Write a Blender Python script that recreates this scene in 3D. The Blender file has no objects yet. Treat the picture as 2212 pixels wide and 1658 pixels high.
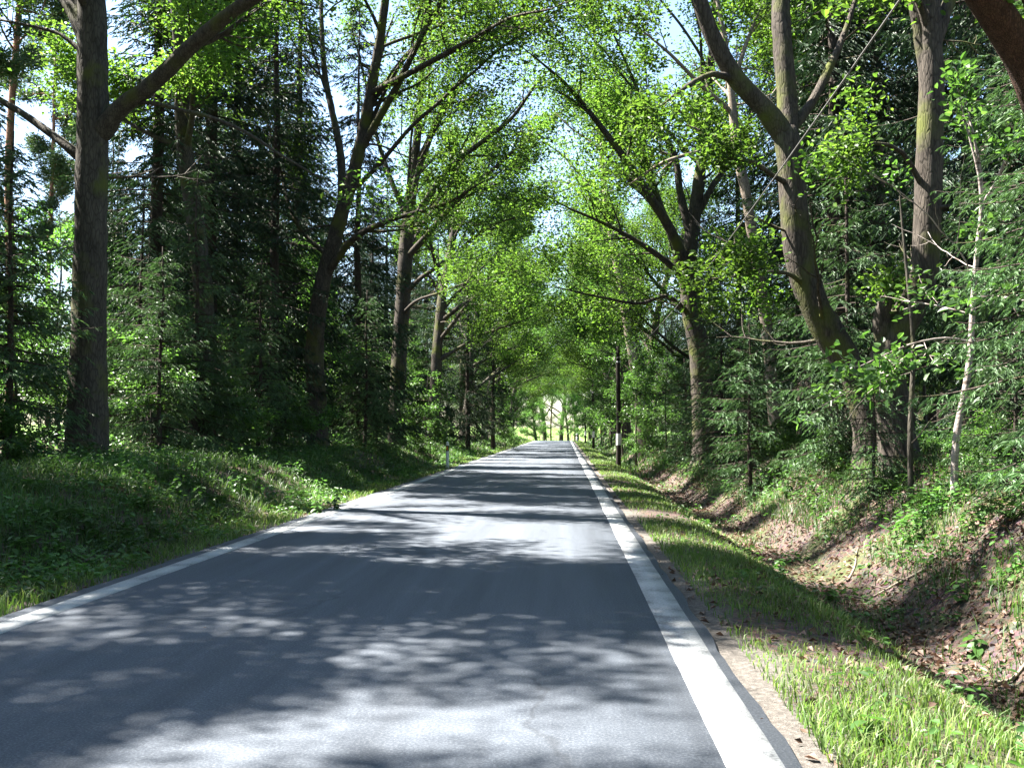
import bpy, math, random
import numpy as np
from mathutils import Vector, Matrix, Euler

random.seed(7)
rng = np.random.default_rng(7)
scene = bpy.context.scene
COL = scene.collection
R = math.radians

# ------------------------------------------------------------------ camera
CAM_H = 1.35
cam_data = bpy.data.cameras.new('camera')
cam_data.lens = 35.0
cam_data.sensor_width = 36.0
cam_data.clip_start = 0.05
cam_data.clip_end = 3000.0
cam = bpy.data.objects.new('camera', cam_data)
COL.objects.link(cam)
cam.location = (0, 0, CAM_H)
cam.rotation_euler = (R(90 + 2.67), 0, R(3.05))
scene.camera = cam

# ------------------------------------------------------------------ sky and sun
SUN_EL = 57.0
SUN_H = Vector((-0.97, 0.24, 0)).normalized()          # horizontal direction towards the sun
to_sun = Vector((SUN_H.x * math.cos(R(SUN_EL)), SUN_H.y * math.cos(R(SUN_EL)), math.sin(R(SUN_EL))))
world = bpy.data.worlds.new('World')
scene.world = world
world.use_nodes = True
wn = world.node_tree
wn.nodes.clear()
wo = wn.nodes.new('ShaderNodeOutputWorld')
wb = wn.nodes.new('ShaderNodeBackground')
ws = wn.nodes.new('ShaderNodeTexSky')
ws.sky_type = 'NISHITA'
ws.sun_disc = False
ws.sun_elevation = R(SUN_EL)
ws.sun_rotation = math.atan2(SUN_H.x, SUN_H.y)
ws.air_density = 1.0
ws.dust_density = 0.8
wb.inputs['Strength'].default_value = 0.052
wn.links.new(ws.outputs[0], wb.inputs[0])
wn.links.new(wb.outputs[0], wo.inputs[0])
sun_data = bpy.data.lights.new('sun', 'SUN')
sun_data.energy = 5.0
sun_data.angle = R(0.53)
sun_data.color = (1.0, 0.95, 0.87)
sun = bpy.data.objects.new('sun', sun_data)
COL.objects.link(sun)
sun.rotation_euler = to_sun.to_track_quat('Z', 'Y').to_euler()
sun.location = (-40, 20, 60)

vs = scene.view_settings
vs.view_transform = 'Standard'
vs.look = 'None'
vs.exposure = 3.15
vs.gamma = 1.0
vs.use_curve_mapping = False
scene.render.engine = 'CYCLES'
cy = scene.cycles
cy.max_bounces = 7
cy.diffuse_bounces = 4
cy.glossy_bounces = 2
cy.transmission_bounces = 4
cy.transparent_max_bounces = 4
cy.caustics_reflective = False
cy.caustics_refractive = False
cy.sample_clamp_indirect = 6.0
cy.use_denoising = True
try:
    cy.denoiser = 'OPENIMAGEDENOISE'
    cy.denoising_prefilter = 'ACCURATE'
except Exception:
    pass

# ------------------------------------------------------------------ helpers
CAMROT = np.array(cam.rotation_euler.to_matrix())
FPX = 35.0 / 36.0 * 2212.0


def P(x, y, d):
    """Point in the place that the photograph (2212 px wide) shows at x, y, at a distance d along the road."""
    v = CAMROT @ np.array([(x - 1106.0) / FPX, (829.0 - y) / FPX, -1.0])
    return np.array([0, 0, CAM_H]) + v * (d / v[1])


def wob(x, y, s=1.0, o=0.0):
    return (np.sin(x * 1.3 * s + 0.7 * y * s + o) + np.sin(-0.9 * x * s + 1.7 * y * s + 1.3 + o * 2)
            + 0.6 * np.sin(2.9 * x * s - 2.3 * y * s + 0.4 + o) + 0.4 * np.sin(4.7 * x * s + 3.9 * y * s + 2 + o)) / 3.0


PX = [-400, -60, -20, -9.2, -7.3, -6.3, -5.6, -4.95, -4.25, 1.15, 1.55, 2.05, 2.75, 3.25, 3.9, 4.6, 5.4, 7.5, 20, 60, 400]
PZ = [2.2, 1.5, 1.10, 0.78, 0.75, 0.60, 0.26, -0.04, -0.035, -0.035, -0.05, -0.13, -0.50, -0.48, 0.05, 0.60, 0.92, 1.10, 1.25, 1.5, 2.2]


def crest(y):
    y = np.asarray(y, float)
    a = np.clip(y - 128, 0, 45)
    z = -0.0006 * a * a
    b = np.clip(y - 173, 0, 25)
    z = z - 0.054 * b * (1 - b / 50.0)
    c = np.clip(y - 200, 0, 60)
    z = z + 0.065 * c
    return z


def gz(x, y):
    x = np.asarray(x, float)
    y = np.asarray(y, float)
    z = np.interp(x, PX, PZ)
    far = np.clip((y - 25) / 60, 0, 1) * 0.30
    off = np.clip(np.minimum(np.abs(x + 1.5) - 3.3, 3), 0, 3) / 3.0
    z = np.where((x < -4.3) | (x > 1.2), z * (1 - far), z)
    z = z + off * (0.13 * wob(x, y, 0.55) + 0.05 * wob(x, y, 1.9, 1.0) + 0.02 * wob(x, y, 6.0, 2.0))
    z = z + np.clip((y - 150) / 40, 0, 1) * np.where(np.abs(x) < 60, -z * 0.6, 0)
    return z + crest(y)


def gz1(x, y):
    return float(gz(x, y))


def mesh_from(name, verts, tris=None, quads=None, mats=(), mat_idx=None, smooth=False):
    verts = np.asarray(verts, np.float32).reshape(-1, 3)
    me = bpy.data.meshes.new(name)
    parts, totals = [], []
    if quads is not None and len(quads):
        q = np.asarray(quads, np.int32).reshape(-1, 4)
        parts.append(q.ravel())
        totals.append(np.full(len(q), 4, np.int32))
    if tris is not None and len(tris):
        t = np.asarray(tris, np.int32).reshape(-1, 3)
        parts.append(t.ravel())
        totals.append(np.full(len(t), 3, np.int32))
    loops = np.concatenate(parts)
    tot = np.concatenate(totals)
    start = np.concatenate([[0], np.cumsum(tot)[:-1]]).astype(np.int32)
    me.vertices.add(len(verts))
    me.vertices.foreach_set('co', verts.ravel())
    me.loops.add(len(loops))
    me.loops.foreach_set('vertex_index', loops)
    me.polygons.add(len(tot))
    me.polygons.foreach_set('loop_start', start)
    me.polygons.foreach_set('loop_total', tot)
    for m in mats:
        me.materials.append(m)
    if mat_idx is not None:
        me.polygons.foreach_set('material_index', np.asarray(mat_idx, np.int32))
    if smooth is True:
        me.polygons.foreach_set('use_smooth', np.ones(len(tot), bool))
    elif smooth is not False:
        me.polygons.foreach_set('use_smooth', np.asarray(smooth, bool))
    me.update(calc_edges=True)
    me.validate()
    return me


def link(name, me, parent=None):
    o = bpy.data.objects.new(name, me)
    COL.objects.link(o)
    if parent is not None:
        o.parent = parent
    return o


def tag(o, label=None, cat=None, group=None, kind=None):
    if label:
        o['label'] = label
    if cat:
        o['category'] = cat
    if group:
        o['group'] = group
    if kind:
        o['kind'] = kind
    return o


def empty(name, loc=(0, 0, 0), rz=0.0):
    o = bpy.data.objects.new(name, None)
    o.empty_display_size = 0.2
    COL.objects.link(o)
    o.location = loc
    o.rotation_euler = (0, 0, rz)
    return o


def copy_tree(o, parent=None):
    c = o.copy()
    COL.objects.link(c)
    c.parent = parent
    for ch in list(o.children):
        copy_tree(ch, c)
    return c


class MB:
    """Collects tubes and boxes into one mesh."""

    def __init__(self):
        self.v, self.q, self.m, self.n, self.s = [], [], [], 0, []
        self.t, self.tm = [], []

    def tube(self, pts, rad, sides=6, mat=0, jit=0.0, cap=True):
        pts = np.asarray(pts, float)
        rad = np.asarray(rad, float)
        n = len(pts)
        tan = np.gradient(pts, axis=0)
        tan /= np.linalg.norm(tan, axis=1)[:, None] + 1e-9
        ref = np.array([1.0, 0, 0]) if abs(tan[0][0]) < 0.8 else np.array([0, 1.0, 0])
        u = np.cross(tan[0], ref)
        u /= np.linalg.norm(u)
        ang = np.linspace(0, 2 * math.pi, sides, endpoint=False)
        ca, sa = np.cos(ang), np.sin(ang)
        rings = []
        for i in range(n):
            u = u - tan[i] * np.dot(u, tan[i])
            u /= np.linalg.norm(u) + 1e-9
            w = np.cross(tan[i], u)
            r = rad[i] * (1 + (rng.normal(0, jit, sides) if jit else 0))
            rings.append(pts[i] + (ca * r)[:, None] * u + (sa * r)[:, None] * w)
        V = np.concatenate(rings)
        base = self.n
        self.v.append(V)
        self.n += len(V)
        i = np.arange(n - 1)[:, None] * sides
        a = np.arange(sides)[None, :]
        b = (a + 1) % sides
        Q = np.stack([i + a, i + b, i + sides + b, i + sides + a], -1).reshape(-1, 4) + base
        self.q.append(Q)
        self.m.append(np.full(len(Q), mat))
        self.s.append(np.ones(len(Q), bool))
        if cap and sides > 2:
            tip = pts[-1] + tan[-1] * rad[-1] * 0.6
            self.v.append(tip[None])
            k = self.n
            self.n += 1
            e = base + (n - 1) * sides
            T = np.stack([e + np.arange(sides), e + (np.arange(sides) + 1) % sides, np.full(sides, k)], -1)
            self.t.append(T)
            self.tm.append(np.full(len(T), mat))

    def box(self, lo, hi, mat=0):
        x0, y0, z0 = lo
        x1, y1, z1 = hi
        V = np.array([[x0, y0, z0], [x1, y0, z0], [x1, y1, z0], [x0, y1, z0], [x0, y0, z1], [x1, y0, z1], [x1, y1, z1], [x0, y1, z1]])
        Q = np.array([[0, 3, 2, 1], [4, 5, 6, 7], [0, 1, 5, 4], [1, 2, 6, 5], [2, 3, 7, 6], [3, 0, 4, 7]]) + self.n
        self.v.append(V)
        self.n += 8
        self.q.append(Q)
        self.m.append(np.full(6, mat))
        self.s.append(np.zeros(6, bool))

    def mesh(self, name, mats):
        q = np.concatenate(self.q)
        t = np.concatenate(self.t) if self.t else None
        m = np.concatenate(self.m + self.tm)
        s = np.concatenate(self.s + [np.ones(len(x), bool) for x in self.tm])
        return mesh_from(name, np.concatenate(self.v), t, q, mats, m, s)


def unit(v):
    return v / (np.linalg.norm(v, axis=-1, keepdims=True) + 1e-9)


def leaf_arrays(pos, direc, nor, length, width, shape='hex', fold=0.12):
    """Leaf blades: pos base, direc along the midrib, nor the upper side. Returns verts and quads or tris."""
    n = len(pos)
    d = unit(direc)
    s = unit(np.cross(d, nor))
    nn = np.cross(s, d)
    L = np.broadcast_to(np.asarray(length, float), (n,))[:, None]
    W = np.broadcast_to(np.asarray(width, float), (n,))[:, None]
    up = nn * (W * fold * 2)
    dn = nn * (L * 0.10)
    if shape == 'rhomb':
        V = np.stack([pos, pos + d * L * .5 + s * W * .5 + up, pos + d * L - dn, pos + d * L * .5 - s * W * .5 + up], 1)
        b = (np.arange(n) * 4)[:, None]
        T = np.concatenate([b + np.array([0, 1, 2]), b + np.array([0, 2, 3])])
        return V.reshape(-1, 3), T, None
    V = np.stack([pos, pos + d * L * .32 + s * W * .46 + up, pos + d * L * .72 + s * W * .40 + up * .7 - dn * .3, pos + d * L - dn,
                  pos + d * L * .72 - s * W * .40 + up * .7 - dn * .3, pos + d * L * .32 - s * W * .46 + up], 1)
    b = (np.arange(n) * 6)[:, None]
    Q = np.concatenate([b + np.array([0, 1, 2, 3]), b + np.array([0, 3, 4, 5])])
    return V.reshape(-1, 3), None, Q


# ------------------------------------------------------------------ materials
def mat_new(name):
    m = bpy.data.materials.new(name)
    m.use_nodes = True
    nt = m.node_tree
    nt.nodes.clear()
    out = nt.nodes.new('ShaderNodeOutputMaterial')
    return m, nt, out


def N(nt, typ, **kw):
    n = nt.nodes.new(typ)
    for k, v in kw.items():
        if k in n.inputs:
            n.inputs[k].default_value = v
        else:
            setattr(n, k, v)
    return n


def ramp(nt, stops, interp='LINEAR'):
    r = nt.nodes.new('ShaderNodeValToRGB')
    r.color_ramp.interpolation = interp
    e = r.color_ramp.elements
    while len(e) < len(stops):
        e.new(0.5)
    for k, (p, c) in enumerate(stops):
        e[k].position = p
        e[k].color = (c[0], c[1], c[2], 1)
    return r


def leaf_material(name, cols, trans, tw=0.45, rough=0.5, spec=0.25):
    m, nt, out = mat_new(name)
    geo = N(nt, 'ShaderNodeNewGeometry')
    rp = ramp(nt, [(i / (len(cols) - 1), c) for i, c in enumerate(cols)])
    nt.links.new(geo.outputs['Random Per Island'], rp.inputs[0])
    oi = N(nt, 'ShaderNodeObjectInfo')
    hs = N(nt, 'ShaderNodeHueSaturation')
    mr = N(nt, 'ShaderNodeMapRange')
    mr.inputs[3].default_value = 0.8
    mr.inputs[4].default_value = 1.2
    nt.links.new(oi.outputs['Random'], mr.inputs[0])
    tcl = N(nt, 'ShaderNodeTexCoord')
    ncl = N(nt, 'ShaderNodeTexNoise')
    ncl.inputs['Scale'].default_value = 0.9
    ncl.inputs['Detail'].default_value = 3
    nt.links.new(tcl.outputs['Object'], ncl.inputs[0])
    mcl = N(nt, 'ShaderNodeMapRange')
    mcl.inputs[1].default_value = 0.3
    mcl.inputs[2].default_value = 0.7
    mcl.inputs[3].default_value = 0.62
    mcl.inputs[4].default_value = 1.38
    nt.links.new(ncl.outputs[0], mcl.inputs[0])
    mml = N(nt, 'ShaderNodeMath', operation='MULTIPLY')
    nt.links.new(mr.outputs[0], mml.inputs[0])
    nt.links.new(mcl.outputs[0], mml.inputs[1])
    nt.links.new(mml.outputs[0], hs.inputs['Value'])
    mh = N(nt, 'ShaderNodeMapRange')
    mh.inputs[3].default_value = 0.485
    mh.inputs[4].default_value = 0.515
    nt.links.new(ncl.outputs[0], mh.inputs[0])
    nt.links.new(mh.outputs[0], hs.inputs['Hue'])
    nt.links.new(rp.outputs[0], hs.inputs['Color'])
    p = N(nt, 'ShaderNodeBsdfPrincipled')
    p.inputs['Roughness'].default_value = rough
    p.inputs['Specular IOR Level'].default_value = spec
    nt.links.new(hs.outputs[0], p.inputs['Base Color'])
    t = N(nt, 'ShaderNodeBsdfTranslucent')
    mc = N(nt, 'ShaderNodeMix', data_type='RGBA', blend_type='MULTIPLY')
    mc.inputs[0].default_value = 1.0
    mc.inputs[7].default_value = (trans[0], trans[1], trans[2], 1)
    nt.links.new(hs.outputs[0], mc.inputs[6])
    nt.links.new(mc.outputs[2], t.inputs['Color'])
    mx = N(nt, 'ShaderNodeMixShader')
    mx.inputs[0].default_value = tw
    nt.links.new(p.outputs[0], mx.inputs[1])
    nt.links.new(t.outputs[0], mx.inputs[2])
    nt.links.new(mx.outputs[0], out.inputs[0])
    return m


def bark_material(name, dark, light, moss=0.0, scale=9.0, stretch=0.22, bump=0.6, bands=False):
    m, nt, out = mat_new(name)
    tc = N(nt, 'ShaderNodeTexCoord')
    mp = N(nt, 'ShaderNodeMapping')
    mp.inputs['Scale'].default_value = (1, 1, stretch)
    nt.links.new(tc.outputs['Object'], mp.inputs[0])
    n1 = N(nt, 'ShaderNodeTexNoise')
    n1.inputs['Scale'].default_value = scale
    n1.inputs['Detail'].default_value = 6
    n1.inputs['Roughness'].default_value = 0.7
    nt.links.new(mp.outputs[0], n1.inputs[0])
    vo = N(nt, 'ShaderNodeTexVoronoi')
    vo.feature = 'DISTANCE_TO_EDGE'
    vo.inputs['Scale'].default_value = scale * 2.4
    nt.links.new(mp.outputs[0], vo.inputs[0])
    rp = ramp(nt, [(0.32, dark), (0.68, light)])
    nt.links.new(n1.outputs[0], rp.inputs[0])
    crk = ramp(nt, [(0.0, (0.45, 0.45, 0.45)), (0.16, (1, 1, 1))])
    nt.links.new(vo.outputs[0], crk.inputs[0])
    mu = N(nt, 'ShaderNodeMix', data_type='RGBA', blend_type='MULTIPLY')
    mu.inputs[0].default_value = 0.0 if bands else 0.8
    nt.links.new(rp.outputs[0], mu.inputs[6])
    nt.links.new(crk.outputs[0], mu.inputs[7])
    col = mu.outputs[2]
    if bands:
        mp2 = N(nt, 'ShaderNodeMapping')
        mp2.inputs['Scale'].default_value = (2.5, 2.5, 16)
        nt.links.new(tc.outputs['Object'], mp2.inputs[0])
        n3 = N(nt, 'ShaderNodeTexNoise')
        n3.inputs['Scale'].default_value = 1.6
        nt.links.new(mp2.outputs[0], n3.inputs[0])
        rb = ramp(nt, [(0.36, (0.22, 0.18, 0.15)), (0.46, (1, 1, 1))])
        nt.links.new(n3.outputs[0], rb.inputs[0])
        m2 = N(nt, 'ShaderNodeMix', data_type='RGBA', blend_type='MULTIPLY')
        m2.inputs[0].default_value = 0.8
        nt.links.new(col, m2.inputs[6])
        nt.links.new(rb.outputs[0], m2.inputs[7])
        col = m2.outputs[2]
    if moss > 0:
        n2 = N(nt, 'ShaderNodeTexNoise')
        n2.inputs['Scale'].default_value = 1.7
        n2.inputs['Detail'].default_value = 5
        nt.links.new(tc.outputs['Object'], n2.inputs[0])
        rm = ramp(nt, [(0.62 - moss * 0.22, (0, 0, 0)), (0.78 - moss * 0.15, (1, 1, 1))])
        nt.links.new(n2.outputs[0], rm.inputs[0])
        m3 = N(nt, 'ShaderNodeMix', data_type='RGBA')
        m3.inputs[7].default_value = (0.075, 0.085, 0.022, 1)
        nt.links.new(rm.outputs[0], m3.inputs[0])
        nt.links.new(col, m3.inputs[6])
        col = m3.outputs[2]
    p = N(nt, 'ShaderNodeBsdfPrincipled')
    p.inputs['Roughness'].default_value = 0.9
    p.inputs['Specular IOR Level'].default_value = 0.15
    nt.links.new(col, p.inputs['Base Color'])
    ad = N(nt, 'ShaderNodeMath', operation='MULTIPLY_ADD')
    ad.inputs[1].default_value = 0.6
    nt.links.new(crk.outputs[0], ad.inputs[0])
    nt.links.new(n1.outputs[0], ad.inputs[2])
    bp = N(nt, 'ShaderNodeBump')
    bp.inputs['Strength'].default_value = bump
    bp.inputs['Distance'].default_value = 0.03
    nt.links.new(ad.outputs[0], bp.inputs['Height'])
    nt.links.new(bp.outputs[0], p.inputs['Normal'])
    nt.links.new(p.outputs[0], out.inputs[0])
    return m


def plain_material(name, col, rough=0.6, var=0.15, scale=8.0, spec=0.3):
    m, nt, out = mat_new(name)
    tc = N(nt, 'ShaderNodeTexCoord')
    n1 = N(nt, 'ShaderNodeTexNoise')
    n1.inputs['Scale'].default_value = scale
    n1.inputs['Detail'].default_value = 5
    nt.links.new(tc.outputs['Object'], n1.inputs[0])
    rp = ramp(nt, [(0.3, [c * (1 - var) for c in col]), (0.7, [min(1, c * (1 + var)) for c in col])])
    nt.links.new(n1.outputs[0], rp.inputs[0])
    p = N(nt, 'ShaderNodeBsdfPrincipled')
    p.inputs['Roughness'].default_value = rough
    p.inputs['Specular IOR Level'].default_value = spec
    nt.links.new(rp.outputs[0], p.inputs['Base Color'])
    nt.links.new(p.outputs[0], out.inputs[0])
    return m


M_OAK = leaf_material('oak_leaf', [(0.032, 0.070, 0.014), (0.055, 0.110, 0.019), (0.085, 0.150, 0.028)], (1.9, 1.9, 1.1), 0.5)
M_BEECH = leaf_material('beech_leaf', [(0.030, 0.072, 0.016), (0.050, 0.108, 0.024), (0.075, 0.145, 0.038)], (1.8, 1.9, 1.1), 0.45, 0.40, 0.4)
M_SPRUCE = leaf_material('spruce_needles', [(0.016, 0.036, 0.018), (0.025, 0.052, 0.024), (0.040, 0.072, 0.030)], (1.0, 1.2, 0.7), 0.15, 0.55, 0.3)
M_SPRUCE_YOUNG = leaf_material('young_spruce_needles', [(0.042, 0.085, 0.038), (0.066, 0.120, 0.052), (0.100, 0.160, 0.075)], (1.1, 1.3, 0.7), 0.22, 0.5, 0.35)
M_PINE = leaf_material('pine_needles', [(0.045, 0.085, 0.035), (0.065, 0.110, 0.045), (0.085, 0.130, 0.055)], (1.2, 1.3, 0.8), 0.3, 0.5, 0.3)
M_HERB = leaf_material('herb_leaf', [(0.028, 0.066, 0.017), (0.046, 0.105, 0.024), (0.075, 0.145, 0.040)], (1.6, 1.8, 1.0), 0.4, 0.42, 0.4)
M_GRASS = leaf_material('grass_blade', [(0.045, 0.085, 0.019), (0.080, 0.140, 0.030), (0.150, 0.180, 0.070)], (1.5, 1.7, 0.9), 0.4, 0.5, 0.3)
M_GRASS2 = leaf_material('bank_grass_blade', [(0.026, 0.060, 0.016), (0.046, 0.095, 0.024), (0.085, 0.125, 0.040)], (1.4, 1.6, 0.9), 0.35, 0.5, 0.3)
M_DRY = leaf_material('dry_leaf', [(0.060, 0.036, 0.024), (0.125, 0.082, 0.060), (0.230, 0.160, 0.125)], (1.0, 0.8, 0.6), 0.15, 0.6, 0.25)
B_OAK = bark_material('oak_bark', (0.036, 0.030, 0.025), (0.092, 0.078, 0.064), moss=0.55)
B_GREY = bark_material('grey_bark', (0.042, 0.037, 0.030), (0.092, 0.082, 0.066), moss=0.4, bump=0.45)
B_SPRUCE = bark_material('spruce_bark', (0.035, 0.028, 0.023), (0.085, 0.068, 0.056), moss=0.2, scale=13, stretch=0.5)
B_PINE = bark_material('pine_bark', (0.150, 0.080, 0.048), (0.300, 0.165, 0.100), moss=0.0, scale=8, stretch=0.5)
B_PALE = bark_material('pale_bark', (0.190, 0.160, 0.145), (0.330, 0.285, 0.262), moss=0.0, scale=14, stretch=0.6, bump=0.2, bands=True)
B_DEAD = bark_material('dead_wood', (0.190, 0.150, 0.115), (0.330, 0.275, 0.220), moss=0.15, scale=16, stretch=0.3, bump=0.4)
B_RED = bark_material('reddish_bark', (0.040, 0.024, 0.018), (0.105, 0.058, 0.042), moss=0.0, scale=22, stretch=0.3, bump=0.8)

# ------------------------------------------------------------------ ground, road
def ground_material():
    m, nt, out = mat_new('forest_ground')
    tc = N(nt, 'ShaderNodeTexCoord')
    sep = N(nt, 'ShaderNodeSeparateXYZ')
    nt.links.new(tc.outputs['Object'], sep.inputs[0])
    nb = N(nt, 'ShaderNodeTexNoise')
    nb.inputs['Scale'].default_value = 0.9
    nb.inputs['Detail'].default_value = 6
    nt.links.new(tc.outputs['Object'], nb.inputs[0])
    nf = N(nt, 'ShaderNodeTexNoise')
    nf.inputs['Scale'].default_value = 26
    nf.inputs['Detail'].default_value = 6
    nf.inputs['Roughness'].default_value = 0.75
    nt.links.new(tc.outputs['Object'], nf.inputs[0])
    vo = N(nt, 'ShaderNodeTexVoronoi')
    vo.inputs['Scale'].default_value = 22
    nt.links.new(tc.outputs['Object'], vo.inputs[0])
    litter = ramp(nt, [(0.25, (0.030, 0.021, 0.016)), (0.5, (0.078, 0.054, 0.041)), (0.75, (0.150, 0.108, 0.084))])
    nt.links.new(nf.outputs[0], litter.inputs[0])
    mul = N(nt, 'ShaderNodeMix', data_type='RGBA', blend_type='OVERLAY')
    mul.inputs[0].default_value = 0.35
    nt.links.new(litter.outputs[0], mul.inputs[6])
    nt.links.new(vo.outputs['Color'], mul.inputs[7])
    hs = N(nt, 'ShaderNodeHueSaturation')
    hs.inputs['Saturation'].default_value = 0.75
    nt.links.new(mul.outputs[2], hs.inputs['Color'])
    moss = ramp(nt, [(0.3, (0.030, 0.050, 0.014)), (0.7, (0.075, 0.115, 0.028))])
    nt.links.new(nf.outputs[0], moss.inputs[0])
    mm = ramp(nt, [(0.50, (0, 0, 0)), (0.62, (1, 1, 1))])
    nt.links.new(nb.outputs[0], mm.inputs[0])
    # the left bank is greener than the right one
    left = N(nt, 'ShaderNodeMapRange')
    left.inputs[1].default_value = 0.0
    left.inputs[2].default_value = -6.0
    left.inputs[3].default_value = 0.55
    left.inputs[4].default_value = 1.0
    nt.links.new(sep.outputs[0], left.inputs[0])
    mf = N(nt, 'ShaderNodeMath', operation='MULTIPLY')
    nt.links.new(mm.outputs[0], mf.inputs[0])
    nt.links.new(left.outputs[0], mf.inputs[1])
    mx = N(nt, 'ShaderNodeMix', data_type='RGBA')
    nt.links.new(mf.outputs[0], mx.inputs[0])
    nt.links.new(hs.outputs[0], mx.inputs[6])
    nt.links.new(moss.outputs[0], mx.inputs[7])
    # gravel shoulder along the asphalt: a band in X, ragged by noise
    grav = ramp(nt, [(0.25, (0.045, 0.040, 0.035)), (0.5, (0.105, 0.095, 0.085)), (0.75, (0.210, 0.190, 0.170))])
    nt.links.new(nf.outputs[0], grav.inputs[0])
    ab = N(nt, 'ShaderNodeMath', operation='ADD')
    ab.inputs[1].default_value = 1.55
    nt.links.new(sep.outputs[0], ab.inputs[0])
    aa = N(nt, 'ShaderNodeMath', operation='ABSOLUTE')
    nt.links.new(ab.outputs[0], aa.inputs[0])
    an = N(nt, 'ShaderNodeMath', operation='MULTIPLY_ADD')
    an.inputs[1].default_value = -0.7
    nt.links.new(nb.outputs[0], an.inputs[0])
    nt.links.new(aa.outputs[0], an.inputs[2])
    gr = N(nt, 'ShaderNodeMapRange')
    gr.inputs[1].default_value = 2.52
    gr.inputs[2].default_value = 2.34
    nt.links.new(an.outputs[0], gr.inputs[0])
    mg = N(nt, 'ShaderNodeMix', data_type='RGBA')
    nt.links.new(gr.outputs[0], mg.inputs[0])
    nt.links.new(mx.outputs[2], mg.inputs[6])
    nt.links.new(grav.outputs[0], mg.inputs[7])
    # open meadow past the end of the avenue
    md = N(nt, 'ShaderNodeMapRange')
    md.inputs[1].default_value = 146
    md.inputs[2].default_value = 160
    nt.links.new(sep.outputs[1], md.inputs[0])
    mead = ramp(nt, [(0.3, (0.085, 0.150, 0.038)), (0.7, (0.165, 0.235, 0.072))])
    nt.links.new(nf.outputs[0], mead.inputs[0])
    me = N(nt, 'ShaderNodeMix', data_type='RGBA')
    nt.links.new(md.outputs[0], me.inputs[0])
    nt.links.new(mg.outputs[2], me.inputs[6])
    nt.links.new(mead.outputs[0], me.inputs[7])
    p = N(nt, 'ShaderNodeBsdfPrincipled')
    p.inputs['Roughness'].default_value = 0.95
    p.inputs['Specular IOR Level'].default_value = 0.1
    nt.links.new(me.outputs[2], p.inputs['Base Color'])
    bp = N(nt, 'ShaderNodeBump')
    bp.inputs['Strength'].default_value = 0.8
    bp.inputs['Distance'].default_value = 0.04
    nt.links.new(nf.outputs[0], bp.inputs['Height'])
    nt.links.new(bp.outputs[0], p.inputs['Normal'])
    nt.links.new(p.outputs[0], out.inputs[0])
    return m


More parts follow.
